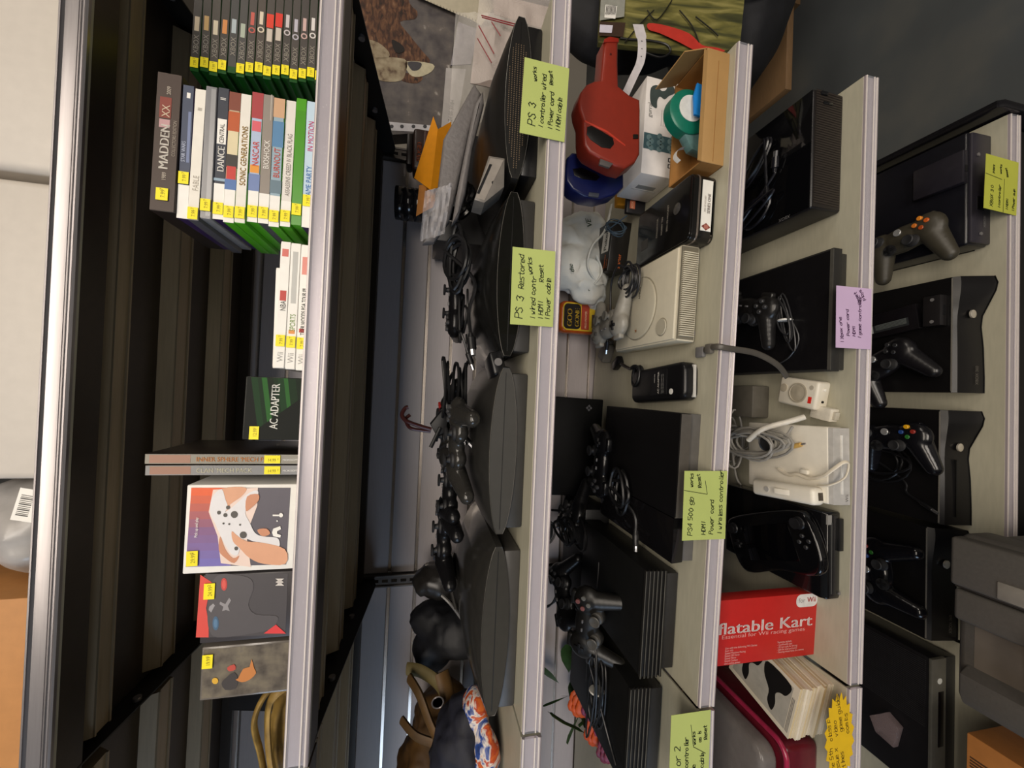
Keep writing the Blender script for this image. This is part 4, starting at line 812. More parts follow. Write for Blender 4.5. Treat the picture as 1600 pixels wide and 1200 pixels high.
for k in range(14): b.lathe([(.006, 0), (.0066, .0002), (.006, .0004)], M('5f797c', .5), 10, (-.05 + .0075 * (k % 5), Y, .014 + .026 * (k // 5) + .006 * (k % 2)), 'y')
b.build('printed_front', t)
b = MB(); b.box(-.1106, -.110, .045, .060, .02, .066, M('8e8e8c', .5)); b.box(-.1106, -.110, .064, .066, .01, .074, M('b0b0ae', .5)); b.build('printed_end', t)
# price guns
def gun(Y0, th, col, label, outline, slots, loc, cat='price gun'):
    t = thing('price_gun', label, cat, loc); b = MB(); P = [(p.x, p.z) for p in px(outline, Y0)]
    b.prism(P, 'y', Y0, Y0 + th, col, .006, 3); b.build('body', t, world=True)
    for nm, pts, mt, dy in slots:
        b = MB(); Q = [(p.x, p.z) for p in px(pts, Y0)]; b.prism(Q, 'y', Y0 - dy, Y0 + .004, mt, min(.002, dy * .5), 2); b.build(nm, t, world=True)
    return t
Z5 = lambda L: [(860 + x / 3.75, y / 3.75) for x, y in L]
RED = M('80281a', .4, var=.05); BLU = M('131c4e', .3, var=.08)
Ro = Z5([(320, 228), (345, 216), (385, 222), (400, 240), (398, 370), (402, 500), (470, 555), (527, 580), (530, 640), (527, 900), (500, 950), (440, 985), (380, 970), (300, 930), (230, 890), (200, 850), (192, 790), (192, 700), (172, 640), (165, 590), (180, 535), (215, 490), (260, 470), (300, 466), (312, 330)])
gun(.085, .045, RED, 'red plastic price gun lying upright over the white dryer carton', Ro, [
    ('grip_hole', Z5([(215, 745), (240, 738), (300, 770), (365, 810), (372, 845), (350, 872), (300, 865), (235, 820), (212, 790)]), M('0c0a09', .4), .0012),
    ('label_window', Z5([(292, 932), (365, 960), (345, 985), (285, 965)]), M('55504e', .4), .002), ('dial', Z5([(483, 790), (512, 790), (512, 815), (483, 815)]), M('16130f', .3), .003),
    ('handle_cap', Z5([(315, 232), (345, 218), (398, 228), (398, 250), (312, 250)]), M('8a2013', .35), .002), ('seam_ridge', Z5([(200, 705), (330, 765), (440, 850), (438, 858), (325, 775), (198, 714)]), M('b53a28', .35), .0012),
    ('rivet', Z5([(348, 312), (358, 312), (358, 324), (348, 324)]), M('4a120a', .4), .001)], (at(970, 262, Y=.085).x, .085, at(970, 262, Y=.085).z))
Bo = Z5([(100, 920), (130, 890), (200, 900), (260, 940), (340, 985), (432, 985), (432, 1095), (380, 1140), (290, 1165), (200, 1150), (130, 1110), (92, 1060), (90, 990)])
gun(.165, .045, BLU, 'dark blue plastic price gun behind and under the red one', Bo, [
    ('grip_hole', Z5([(130, 990), (180, 985), (270, 1020), (288, 1040), (268, 1060), (190, 1050), (140, 1030)]), M('06060c', .3), .0012), ('label_window', Z5([(225, 1128), (285, 1135), (280, 1158), (222, 1150)]), M('4a4e58', .4), .002)], (at(960, 305, Y=.165).x, .165, at(960, 305, Y=.165).z))
t = thing('label_strip', 'white curling label strip with punched holes rising beside the red gun', 'label strip', at(985, 150, Y=.155)); b = MB()
Ps = spline([at(976, 150, Y=.16), at(990, 120, Y=.155), at(1001, 95, Y=.15), at(1003, 65, Y=.15), at(997, 38, Y=.155)], 8); wv = Vector((0, 0, .0)); N = len(Ps)
b.grid(lambda u, v: Ps[min(int(u * (N - 1)), N - 1)] + (at(14 + 900, 100, Y=.155) - at(900, 100, Y=.155)) * (v - .5) * (1 if u < .8 else 1.25), N - 1, 2, M('c9c4c6', .45)); b.build('strip', t, world=True)
b = MB()
for x, y in ((1003, 64), (1003, 76), (1002, 88)): b.ell(at(x, y, Y=.149), (.0012, .0006, .0012), BLK, 8)
b.build('holes', t, world=True)
# printed cloth bag, starter box, goo bottle
t = thing('cloth_bag', 'white cloth bag with green lettering slumped on the shelf back', 'bag', (.95, .46, z3(.95)))
CB = patches('white_cloth', [(.3, 'c9cfcf'), (.5, 'dfe0da'), (.75, 'eceae2')], 14, .7, bump=.5); zb = z3(.95) + .014
b = softbag([((1.00, .47, zb + .10), (.09, .045, .07)), ((.92, .46, zb + .11), (.08, .045, .075)), ((.88, .44, zb + .075), (.07, .045, .06)), ((1.04, .48, zb + .05), (.06, .045, .05)), ((.90, .47, zb + .04), (.10, .045, .04))], .007, .012, 22, CB); b.build('bag_body', t, world=True)
b = MB(); GP = M('3f5a38', .6)
for (x, y), s, tx in (((912, 318), .022, 'SA'), ((926, 355), .022, 'VE'), ((898, 425), .018, 'the'), ((925, 455), .014, 'PL')):
    F = frame(at(x, y, Y=.405), (1, 0, .35), (-.35, 0, 1)); b.text(tx, F, s, GP, bold=.02, shear=.3)
b.build('green_lettering', t, world=True)
b = MB(); b.tube(spline([at(930, 440, Y=.40), at(918, 415, Y=.39), at(925, 385, Y=.385), at(945, 360, Y=.39), at(956, 320, Y=.41)], 7), .006, CB, 8, .5); b.tube(spline([at(928, 445, Y=.395), at(940, 425, Y=.39), at(932, 400, Y=.395)], 6), .005, CB, 8, .5); b.build('handle', t, world=True)
t = thing('starter_box', 'black box with white and orange lettering behind the card tin', 'box', (.965, .365, z3(.96)), rz=radians(-8), ry=tilt(3))
b = MB(); b.box(-.075, .06, 0, .11, 0, .055, M('14110f', .35), .0015); b.build('carton', t); b = MB()
b.box(-.02, .035, .012, .055, .055, .0553, M('d8d4cc', .5)); b.text('Poker', TP(-.016, .024, .0556), .022, bk, bold=.02); b.text('Starter', TP(-.066, .020, .0556), .014, M('c8642a', .5), bold=.02); b.text('PACK', TP(-.066, .006, .0556), .010, M('c8642a', .5)); b.text('Starter', FR(-.066, -.0004, .02), .014, M('c8642a', .5)); b.build('printed_top', t)
q = MB(); q.box(-.026, .026, 0, .014, 0, .052, M('17161b', .4), .002); q.box(-.015, .005, -.0006, .001, .030, .044, M('c06a4a', .5)); q.text('BOX', FR(-.014, -.001, .035), .008, M('e0c0a0', .5)); solo(q, 'card_pack', 'small dark card pack with an orange emblem standing behind the tin', 'card pack', (1.045, .29, z3(1.045)), rz=radians(-5))
q = MB(); q.box(-.03, .03, 0, .02, 0, .06, M('c98a1a', .5), .002); solo(q, 'card_pack', 'amber yellow card pack between the cloth bag and blue gun', 'card pack', (1.085, .33, z3(1.085)))
P = coil((.975, .30, z3(.97) + .075), .028, .022, 4, 2., [(.99, .25, z3(.97) + .07)], ax=(.8, .6, 0), ay=(0, .3, 1), lift=.01)
cable('thin_cable', 'thin blue-grey wire coiled on the black starter box', P, .0016, M('3a4a58', .35))
t = thing('solvent_bottle', 'orange and yellow bottle labelled GOO GONE against the slatwall', 'bottle', (.778, .49, z3(.778) + .002))
b = MB(); b.prism([(p[0], p[1]) for p in rrect(-.047, .047, 0, .150, .022)], 'y', -.022, .022, M('b9541a', .25), .012, 3); b.build('body', t)
b = MB(); b.prism(rrect(-.041, .041, .012, .140, .014), 'y', -.0232, -.0215, M('d8b52a', .4)); b.prism(rrect(-.037, .037, .085, .137, .012), 'y', -.0236, -.0225, M('17120f', .4)); b.prism(rrect(-.037, .037, .058, .083, .002), 'y', -.0236, -.0225, M('a8402c', .4)); b.prism(rrect(-.03, .01, .02, .05, .002), 'y', -.0236, -.0225, M('5a4a3a', .4))
b.text('GOO', FR(-.030, -.0242, .112), .022, M('ecc23a', .5), bold=.02); b.text('GONE', FR(-.030, -.0242, .090), .019, M('ecc23a', .5), bold=.02); b.text('PRO-POWER', FR(-.033, -.0242, .066), .009, M('e8c8a0', .5)); b.build('label', t)
# adapter, black console at the back, strap, pads
t = thing('power_adapter', 'black rounded power adapter with a white printed AC ADAPTER label', 'adapter', **on(3, .588, .045, radians(4)))
b = MB(); b.prism(rrect(-.040, .036, 0, .20, .018), 'z', 0, .034, SATIN, .008, 3); b.build('body', t); b = MB(); b.prism(rrect(-.034, .030, -.0012, .004, .002), 'z', .008, .014, M('b9b7b2', .4)); b.build('pale_edge', t)
b = MB(); b.box(-.026, .026, .055, .115, .0338, .0345, M('1a1a1c', .3)); b.text('AC ADAPTER', TP(-.024, .082, .0348), .0078, WT, bold=.012); b.text('model only', TP(.0, .098, .0348), .0042, WT)
for k in range(2): b.text('input 100-240V output 12V', TP(-.024, .072 - .006 * k, .0348), .0036, M('b8b8b4', .5))
b.lathe([(.006, 0), (.006, .0008), (0, .001)], M('d8d8d4', .4), 18, (-.022, .040, .034)); b.build('label', t)
P = coil((.60, .23, z3(.6) + .02), .022, .02, 3, .5, [(.62, .28, z3(.6) + .02), (.635, .33, z3(.6) + .018)], lift=.015); b = MB(); b.tube(P, .0042, CORD, 8); b.build('cord', t, world=True)
q = MB(); q.box(-.012, .012, -.02, .02, 0, .018, SATIN, .004); solo(q, 'power_plug', 'small black plug lying past the adapter label', 'plug', (.64, .37, z3(.64)), rz=radians(30))
t = thing('game_console', 'tall black console standing against the slatwall behind the PS4 note console', 'game console', (.395, .46, z3(.395)), ry=tilt(3))
b = MB(); b.box(-.142, .142, 0, .06, 0, .165, M('09090a', .5, spec=.2), .003); b.build('body', t); b = MB(); b.T = FR(.115, -.0006, .045) @ Matrix.Rotation(pi / 4, 4, 'Z'); b.box(-.007, .007, -.007, .007, 0, .0006, M('5a5a5e', .4)); b.box(-.0012, .0012, -.007, .007, .0006, .0009, BLK); b.box(-.007, .007, -.0012, .0012, .0006, .0009, BLK); b.build('emblem', t)
zt = z3(.38) + .0535
gamepad('twin', 'black gamepad on the large flat console, its light bar faintly shining', (.385, .27, zt), radians(175), 0, body=M('0e0e10', .25))
P = coil((.335, .20, zt + .008), .042, .036, 4, 1.5, [(.30, .16, zt + .006), (.262, .15, zt + .004)], lift=.02, wob=.3); cable('video_cable', 'black cable looped on the large flat console above the PS4 note', P, .0038, plug=.007)
t = thing('wrist_strap', 'grey flat strap hanging over the edge beside the adapter', 'strap', at(1100, 548, Y=.0)); b = MB()
Pz = z3(.65); b.tube(spline([(.640, .05, Pz + .004), (.647, .02, Pz + .006), (.648, -.004, Pz + .006), (.645, -.012, Pz - .012), (.640, -.012, Pz - .07), (.622, -.010, Pz - .12), (.60, -.004, Pz - .15)], 6), .0055, M('4a4640', .4), 8, .5); b.build('strap', t, world=True)
b = MB(); b.box(.632, .652, .030, .052, Pz + .0005, Pz + .009, MGREY, .002); b.box(.637, .655, .008, .024, Pz + .0005, Pz + .010, M('5a5650', .4), .002); b.build('clip', t, world=True)
# pads and cords on the ridged consoles
zt = z3(.115) + .0785
gamepad('twin', 'dark gamepad with pinkish button rings lying on the ridged console', (at(950, 985, Z=zt + .02).x, .225, zt + .030), radians(-8), radians(48), body=M('1a1918', .4), button=('8a5a58', '6a6a66', '6a6a66', '8a5a58'), stick=M('45433f', .45))
gamepad('twin', 'black gamepad heaped on the low black carton nearest the flowers', (-.0, .40, z3(0) + .085), radians(40), radians(20), body=M('121214', .35))
gamepad('twin', 'black gamepad hanging at the back of the ridged console near the upright', (.21, .39, z3(.2) + .075), radians(120), radians(15), body=M('101012', .3))
q = MB(); q.box(-.15, .15, 0, .15, 0, .07, M('101012', .5), .003); solo(q, 'black_carton', 'low black carton behind the ridged consoles holding gamepads', 'box', (.09, .37, z3(.09) + .003), ry=tilt(3))
P = coil((.20, .33, zt + .02), .03, .045, 5, .2, [(.23, .40, zt + .05), (.22, .45, zt + .09)], lift=.06, wob=.35); cable('gamepad_cable', 'black cord heaped on the ridged console below the upright', P, .0034)
P = coil((.17, .44, zt + .09), .045, .03, 3, 1.2, [], ax=(1, 0, 0), ay=(0, .3, 1), lift=.02, wob=.25); cable('gamepad_cable', 'black cord loop standing against the slatted upright', P, .003)
P = coil((.0, .45, zt + .08), .05, .045, 2, .9, [], ax=(1, 0, 0), ay=(0, .3, 1), lift=.02); cable('gamepad_cable', 'thin black cord loop standing behind the heaped gamepads', P, .0026)
zt2 = z3(-.128) + .0785
P = coil((-.10, .19, zt2 + .006), .075, .022, 6, .7, [(-.16, .16, zt2 + .01), (-.20, .12, zt2 + .006)], ax=(1, -.1, 0), ay=(0, 1, 0), lift=.03, wob=.3); cable('video_cable', 'bundle of thin black leads with white ties on the left ridged console', P, .0022, tie=((-.10, .19, zt2 + .02), .016, WHITE, 'x'))
t = thing('plug_set', 'yellow and white video plugs on the left ridged console', 'plug', (-.015, .19, zt2))
for k, (c_, dx) in enumerate((('e8e2d4', 0), ('c88a1a', .026), ('d8a028', .048))):
    b = MB(); b.tube([(-.0 - dx, .21 + .002 * k, zt2 + .012), (-.010 - dx, .21, zt2 + .014), (-.020 - dx, .205, zt2 + .014)], [.0055, .006, .0035], M(c_, .4), 10); b.build('plug_shell', t, world=True)
q = MB(); q.box(-.018, .018, 0, .03, 0, .014, M('4a4a4c', .35), .003); q.box(-.014, .014, -.0006, .001, .003, .010, M('2c3f56', .3)); solo(q, 'memory_card', 'grey memory card block on the left ridged console', 'memory card', (-.065, .245, zt2), rz=radians(20))
# flowers
t = thing('artificial_flowers', 'orange and purple artificial flowers with green leaves, left bay', 'flowers', (-.235, .33, z3(0) + .001))
KF = lambda p: CAM + (Vector(p) - CAM) * 1.12
GRL = M('2c4a20', .5, var=.25); Pm = [('d8581a', (-.21, .30, .085), .035), ('d0501a', (-.26, .27, .055), .034), ('c85a22', (-.245, .31, .045), .03), ('7a2a4a', (-.19, .255, .075), .03), ('8a3052', (-.225, .235, .05), .03), ('6d2440', (-.27, .23, .045), .03)]
b = MB()
for k in range(9):
    a = k * .8; c_ = Vector((-.20 - .02 * (k % 4), .36 + .03 * cos(a), z3(0) + .09 + .03 * sin(a * 1.7)))
    L_ = [c_ + Vector((.09 * s_ * cos(a), -.02 * s_, .07 * s_ * sin(a) + .03 * s_ * (1 - s_))) for s_ in (0, .3, .6, .85, 1)]
    for i, q in enumerate(L_): pass
    b.grid(lambda u, v: (lambda p: p + Vector((0, 0, 1)).cross(Vector((cos(a), 0, sin(a)))) * (v - .5) * .036 * sin(pi * min(.97, max(.05, u))) + Vector((0, 0, (v - .5) * .03 * sin(pi * u))))(L_[min(int(u * 4), 4)].lerp(L_[min(int(u * 4) + 1, 4)], u * 4 - int(u * 4))), 8, 2, GRL)
b.tube(spline([at(935, 1160, Y=.3), at(905, 1140, Y=.3), at(880, 1128, Y=.3), at(856, 1112, Y=.3)], 6), [.002] * 6 + [.006] * 6 + [.007] * 5 + [.001] * 2, GRL, 8, .3)
b.v = [KF(v) for v in b.v]; b.build('leaves', t, world=True)
for hx, c_, R_ in Pm:
    b = MB(); c_ = Vector(c_) + Vector((0, 0, z3(0))); mt = M(hx, .5, var=.15)
    for ring, (nn, rr, tl) in enumerate(((7, 1, .25), (6, .72, .7), (4, .42, 1.2))):
        for k in range(nn):
            a = 2 * pi * k / nn + ring; d = Vector((cos(a), -.55 - .2 * ring, sin(a))); p = c_ + Vector((cos(a), 0, sin(a))) * R_ * .62 * rr + Vector((0, -.008 * ring, 0))
            b.ell(p, (R_ * .55, R_ * .2, R_ * .55), mt, 10)
    b.v = [KF(v) for v in b.v]; b.build('bloom', t, world=True)
b = MB(); b.tube([(-.33, .46, z3(0)), (-.34, .45, z3(0) + .05)], .004, GRL); b.tube([(-.37, .44, z3(0)), (-.375, .42, z3(0) + .04)], .004, GRL); b.build('stem', t, world=True)
# ================================================================ shelf with the small white console
z4 = .634
t = thing('game_console', 'large black console with ribbed vents and a mirror-like top, right end of its shelf', 'game console', **on(4, 1.082, .034)); VB = M('1d1815', .5); hw = .126
b = MB(); b.box(-hw, hw, .004, .32, .0, .078, M('141214', .35), .006, 3); b.build('body', t)
b = MB()
for k in range(46):
    x = -hw + .010 + .0052 * k
    b.poly([(x, .0030, .006), (x + .003, .0030, .006), (x + .006, .0030, .072), (x + .003, .0030, .072)], M('2a231e', .5)); b.poly([(x + .003, .0030, .006), (x + .0052, .0042, .006), (x + .0082, .0042, .072), (x + .006, .0030, .072)], VB)
b.box(-hw + .004, hw - .004, .0036, .006, .004, .074, VB); b.box(hw - .03, hw - .024, .001, .006, .03, .055, GLOSS, .002); b.box(hw - .012, hw - .004, -.0005, .006, .045, .062, SATIN, .002); b.build('vent_grille', t)
b = MB(); b.box(-hw + .002, hw - .002, .006, .318, .078, .0795, M('08080a', .05, var=.02), .0007); b.text('XBOX', TP(-.12, .05, .0798, pi / 2), .010, MGREY); b.build('gloss_top', t)
zt = z4 + .0805
cable('power_cable', 'thin dark cable looped at the back of the ribbed console top', coil((1.12, .17, zt + .006), .05, .022, 3, .3, [(1.05, .14, zt + .006)], ax=(.7, -.7, 0), ay=(.6, .6, 0), lift=.012), .0034, M('16161a', .25), plug=.006)
cable('power_cable', 'thin dark cable tied in a bow at the left of the ribbed console top', coil((1.00, .17, zt + .006), .026, .05, 3, 1.8, [(1.06, .13, zt + .005), (1.075, .12, zt + .005)], ax=(.9, .4, 0), ay=(-.4, .9, 0), lift=.012, wob=.35), .0032, M('16161c', .25), plug=.008)
t = thing('game_console', 'slim black two-step console behind the mauve note', 'game console', **on(4, .7435, .013)); hw = .125
b = MB(); b.box(-hw + .004, hw - .006, .008, .29, .002, .022, M('2b2a28', .5), .001); b.build('lower_body', t)
b = MB(); b.box(-hw, hw, .0, .29, .024, .046, M('252422', .5), .001); b.box(-hw + .004, hw - .004, .006, .288, .0455, .047, M('121113', .3)); b.box(-hw + .002, hw - .002, -.0004, .006, .0455, .0472, M('4a4843', .4)); b.build('upper_body', t)  # last, paler strip paints the light caught by the top's front bevel
b = MB(); b.box(-hw + .006, hw - .01, .012, .28, 0, .003, BLK); b.box(-hw + .004, hw - .006, .010, .28, .022, .024, BLK); b.build('gap', t)
gamepad('twin', 'black gamepad with a worn sheen on the two-step console', (.775, .19, z4 + .048), radians(-105), 0, body=M('1b1a1a', .3))
cable('video_cable', 'thin grey-black cable with a white tie on the two-step console', coil((.735, .105, z4 + .055), .050, .012, 5, .2, [(.70, .08, z4 + .052), (.655, .10, z4 + .05), (.635, .14, z4 + .05)], ax=(1, .25, 0), ay=(-.1, .9, 0), lift=.014, wob=.3), .0018, M('2a2a2c', .35), tie=((.735, .105, z4 + .061), .014, WHITE, 'x'))
# white box with a dial
t = thing('dial_box', 'small off-white plastic box with a round dial and a red sticker', 'device', (.567, .050, z4), rz=radians(-9)); OW = M('dad3c3', .4, var=.03)
b = MB(); b.box(-.031, .031, 0, .094, 0, .034, OW, .006, 3); b.build('case', t)
b = MB(); b.lathe([(.022, 0), (.022, .002), (.019, .0024), (.018, .0014), (0, .003)], M('a89f8d', .3), 32, (0, .044, .0335)); b.build('dial', t)
b = MB(); b.lathe([(.009, 0), (.009, .002), (.007, .0024), (0, .002)], M('a89f8d', .3), 22, (.006, .080, .0335)); b.build('round_button', t)
b = MB(); b.box(-.018, -.004, .010, .018, .034, .0343, M('d8281c', .5)); b.build('red_sticker', t)
b = MB(); b.cyl((.014, .001, .017), .003, .003, M('e8e4da', .4), 12, 'y'); b.cyl((-.012, .001, .017), .0026, .0028, BLK, 12, 'y'); b.lathe([(.005, 0), (.005, .0006), (0, .0008)], M('b8b0a0', .4), 14, (.016, .014, .034)); b.build('socket', t)
# white console with remote and leads
t = thing('game_console', 'small white console with a grey slot front below the coiled grey leads', 'game console', (.4285, .004, z4), rz=radians(2)); hw = .0775; WP = M('e6e0d2', .35, var=.03); GP_ = M('b2afaa', .35)
b = MB(); b.box(-hw, hw, .010, .212, .004, .043, WP, .004, 3)
for z in (.018, .028): b.box(-hw + .02, hw - .05, .0088, .011, z, z + .0012, M('8f8a80', .5))
b.build('case', t)
b = MB(); b.prism([(.011, .003), (-.001, .004), (.003, .040), (.011, .042)], 'x', -hw + .001, hw - .001, GP_, .0015); b.box(-.055, .062, -.0008, .003, .020, .0235, M('e4e2dc', .25)); b.text('Wii', FR(-.070, -.001, .008), .010, MGREY); b.build('front_plate', t)  # front of the white case coloured grey to stand for its shade
t = thing('remote_control', 'white stick remote lying along the left edge of the small white console', 'remote', (.365, .018, z4 + .0435), rz=radians(6))
b = MB(); b.box(-.018, .018, 0, .155, 0, .030, WP, .009, 3); b.build('body', t); b = MB(); b.box(-.008, .008, -.0008, .004, .006, .018, M('4a4238', .3), .001); b.build('dark_window', t)
b = MB(); b.prism([(.05, .028), (.09, .030), (.085, .036), (.06, .034)], 'x', -.006, .006, WP, .001); b.cyl((0, .11, .029), .006, .003, GP_, 14); b.build('button', t)
t = thing('wrist_strap', 'white cord wrist strap looped over the front of the small white console', 'strap', (.41, .03, z4 + .044)); zz = z4 + .047
b = MB(); b.tube(spline([(.40, .125, zz), (.392, .10, zz), (.398, .075, zz + .003), (.395, .05, zz + .003), (.405, .02, zz + .004), (.424, .0, zz + .002), (.44, -.012, zz - .008), (.436, -.014, zz - .018), (.41, -.012, zz - .012), (.392, .004, zz + .002), (.384, .03, zz + .002)], 7), .0036, M('d9d0be', .5), 8, .6); b.build('cord', t, world=True)
b = MB(); b.box(.402, .412, .048, .066, zz, zz + .009, WP, .003); b.build('cord_lock', t, world=True)
LG = M('8f8c86', .45); zz = z4 + .046
cable('video_cable', 'thick bundle of grey leads with a dark tie on the small white console', coil((.455, .165, zz + .022), .030, .085, 9, .4, [(.47, .10, zz + .03), (.50, .075, zz + .02)], ax=(.9, .3, .2), ay=(-.15, .9, 0), lift=.03, wob=.28), .0028, LG, n=7, tie=((.462, .125, zz + .035), .020, BLK, 'y'))
cable('sensor_cable', 'stout white cable with a ribbed end above the grey lead bundle', spline([(.46, .16, zz + .05), (.49, .12, zz + .05), (.51, .085, zz + .02), (.522, .07, zz - .005)], 8), .0062, M('cfcabe', .45), n=10)
q = MB(); q.box(-.014, .014, 0, .045, 0, .022, M('d6d0c2', .4), .003); q.box(-.008, .008, -.006, .002, .005, .016, M('bdb7a8', .4), .001); solo(q, 'plug_block', 'white plug block between the dial box and the small white console', 'plug', (.528, .030, z4), rz=radians(-10))
q = MB(); q.tube([(0, 0, .005), (.0, -.012, .005), (0, -.020, .005)], [.005, .0055, .0045], M('c9a35a', .4), 12); q.tube([(0, -.020, .005), (0, -.030, .005)], .002, STEEL, 8); solo(q, 'video_plug', 'yellowish video plug lying on the small white console', 'plug', (.456, .088, z4 + .0435), rz=radians(20))
cable('power_cable', 'tangled grey leads hanging behind the small white console', coil((.44, .30, z4 + .03), .055, .03, 5, .9, [(.36, .27, z4 + .03), (.33, .26, z4 + .02)], ay=(0, .4, .9), lift=.05, wob=.4), .003, LG)
q = MB(); q.box(-.04, .04, 0, .09, 0, .05, M('5a564e', .5), .004); solo(q, 'grey_adapter', 'dark grey adapter block behind the dial box', 'adapter', (.55, .20, z4))
# glossy black console with screen pad
t = thing('game_console', 'glossy black rounded console under the screen gamepad', 'game console', (.247, .015, z4), rz=radians(1)); hw = .0865; PB = M('0b0b0d', .08, var=.03)
b = MB(); b.prism([(.0, .010), (.004, .003), (.264, .003), (.268, .012), (.268, .036), (.262, .046), (.010, .046), (.0, .038)], 'x', -hw, hw, PB, .004, 3); b.build('case', t)
b = MB(); b.box(-hw + .006, hw - .006, -.0012, .002, .014, .034, M('1a1a1b', .25), .001); b.box(-hw + .012, hw - .02, -.0018, .0, .029, .031, M('4a4a48', .2)); b.box(.01, hw - .012, -.005, .001, .004, .016, M('121213', .3), .001); b.box(hw - .024, hw - .005, -.0015, .002, .030, .040, M('8a8884', .2)); b.cyl((-hw + .012, -.0005, .010), .003, .002, STEEL, 12, 'y'); b.build('front_panel', t)
t = thing('screen_gamepad', 'glossy black gamepad with a built-in screen lying on the rounded console', 'game controller', (.235, .125, z4 + .0465), rz=radians(-68), rx=radians(3)); hw = .118
b = MB(); O_ = [(p.x, p.y) for p in spline([(-hw, -.02, 0), (-hw + .004, .045, 0), (-hw + .03, .062, 0), (0, .066, 0), (hw - .03, .062, 0), (hw - .004, .045, 0), (hw, -.02, 0), (hw - .014, -.058, 0), (hw - .045, -.066, 0), (0, -.058, 0), (-hw + .045, -.066, 0), (-hw + .014, -.058, 0)], 4, True)]
b.prism(O_, 'z', 0, .022, PB, .007, 4); b.build('body', t)
b = MB(); b.box(-.066, .066, -.038, .038, .0216, .0226, M('050507', .04, var=.02), .0008); b.build('screen', t)
for s in (-1, 1): q = MB(); q.lathe([(.0135, 0), (.012, .003), (.005, .004), (.005, .009), (.011, .010), (.0115, .013), (0, .0125)], M('1a1a1c', .4), 18, (s * (hw - .024), .036, .0215)); q.build('thumbstick', t)
for k, (dx, dy) in enumerate(((0, .011), (.011, 0), (0, -.011), (-.011, 0))): q = MB(); q.cyl((hw - .026 + dx, .0 + dy, .021), .0045, .004, M('2a2a2c', .25), 12, bev=.001); q.build('button', t)
q = MB(); q.box(-hw + .016, -hw + .036, -.003, .003, .021, .025, SATIN, .001); q.box(-hw + .023, -hw + .029, -.010, .010, .021, .0249, SATIN, .001); q.build('direction_pad', t)
# red box standing on its end
t = thing('kart_box', 'red box standing on end with white words ending in Kart', 'box', (.0805, .066, z4), rz=radians(-2)); RB = M('b8201c', .42, var=.04); hw = .0675; H_ = .285
b = MB(); b.box(-hw, hw, 0, .028, 0, H_, RB, .002); b.build('carton', t)
D = Matrix(((0, 1, 0, 0), (0, 0, -1, -.0006), (-1, 0, 0, 0), (0, 0, 0, 1)))       # writing runs down the front
def dn(z, x): return Matrix.Translation((x, -.0007, z)) @ D.to_3x3().to_4x4()
b = MB(); b.poly([(p[0], -.0005, p[1]) for p in rrect(hw - .0285, hw - .001, .001, .056, .012)], M('cfcac6', .5)); b.text('for', dn(.050, hw - .0185), .014, M('8a8684', .5)); b.text('Wii', dn(.028, hw - .0185), .0155, M('a8322c', .5), bold=.02)
vs, _ = font_geo('flatable Kart'); Wt = max(v[0] for v in vs); vs2, _ = font_geo('Inflatable Kart'); W2 = max(v[0] for v in vs2); size = .034; sx = .232 / (Wt * size)
b.text('Inflatable Kart', dn(.012 + W2 * size * sx, -.002), size, M('ead8d4', .5), sx=sx, bold=.012)
vs3, _ = font_geo('Essential for Wii racing games'); W3 = max(v[0] for v in vs3); b.text('Essential for Wii racing games', dn(.030 + .205, -.0115), .0115, M('dc9a94', .5), sx=.205 / (W3 * .0115))
for k, tx in enumerate(('Features include', '- Comfortable seat', '- 3D kart style for driving', '- Safe for small and adults', '- Steering wheel holds the remote')): b.text(tx, dn(.098, -.033 - .0052 * k), .0058 if k else .0064, M('e0aaa4', .5), sx=.85)
for k, tx in enumerate(('Use with the following Wii Games', 'Kart Wii', 'Speed Machine Racing', 'Speed 3D Fever', 'Speed Nitro', 'Speed Carbon', 'and racing games')): b.text(tx, dn(.225, -.033 - .0052 * k), .0058, M('e0aaa4', .5), sx=.95)
b.build('printed_front', t)
# booklets
BP = M('cfc4ae', .6, var=.05); rn = random.Random(5)
for k in range(12):
    zb = z4 + .0071 * k + .0003; dx = rn.uniform(-.002, .002)
    t = thing('booklet', ['lowest', 'second', 'third', 'fourth', 'fifth', 'sixth', 'seventh', 'eighth', 'ninth', 'tenth', 'eleventh'][k] + ' cream booklet from the bottom of the stack by the red box' if k < 11 else 'topmost booklet with a black and white picture cover by the red box', 'booklet', (-.078 + dx, .035 + dx, zb), rz=radians(-11 + rn.uniform(-1, 1)), group='cream booklets stacked flat')
    b = MB(); b.box(-.060, .060, 0, .165, .0002, .0066, M(['cfc4ae', 'd9cfbc', 'c4b596', 'cbb890'][k % 4], .6, var=.05), .0006, 1)
    b.build('pages', t)
    c = MB(); c.box(-.0603, .0603, -.0003, .1653, .0063, .0069, M('d6cdb9', .5, var=.03)); c.build('cover', t)
    if k == 11:
        b = MB(); KK = M('12100f', .5); Gy = M('a8a398', .5); Z = .00715
        b.poly([(-.05, .012, Z), (.05, .012, Z), (.05, .155, Z), (-.05, .155, Z)], Gy)
        for a in (0, .072): b.poly([(p.x, p.y + a, Z + .0003) for p in spline([(.05, .018, 0), (.05, .075, 0), (.02, .078, 0), (-.005, .060, 0), (-.03, .058, 0), (-.042, .045, 0), (-.02, .040, 0), (.0, .044, 0), (.012, .036, 0), (.02, .022, 0)], 4, True)], KK)
        for k2 in range(3): b.box(-.05, .03, .004 + .0025 * k2, .005 + .0025 * k2, Z, Z + .0002, MGREY)
        b.build('cover_picture', t)
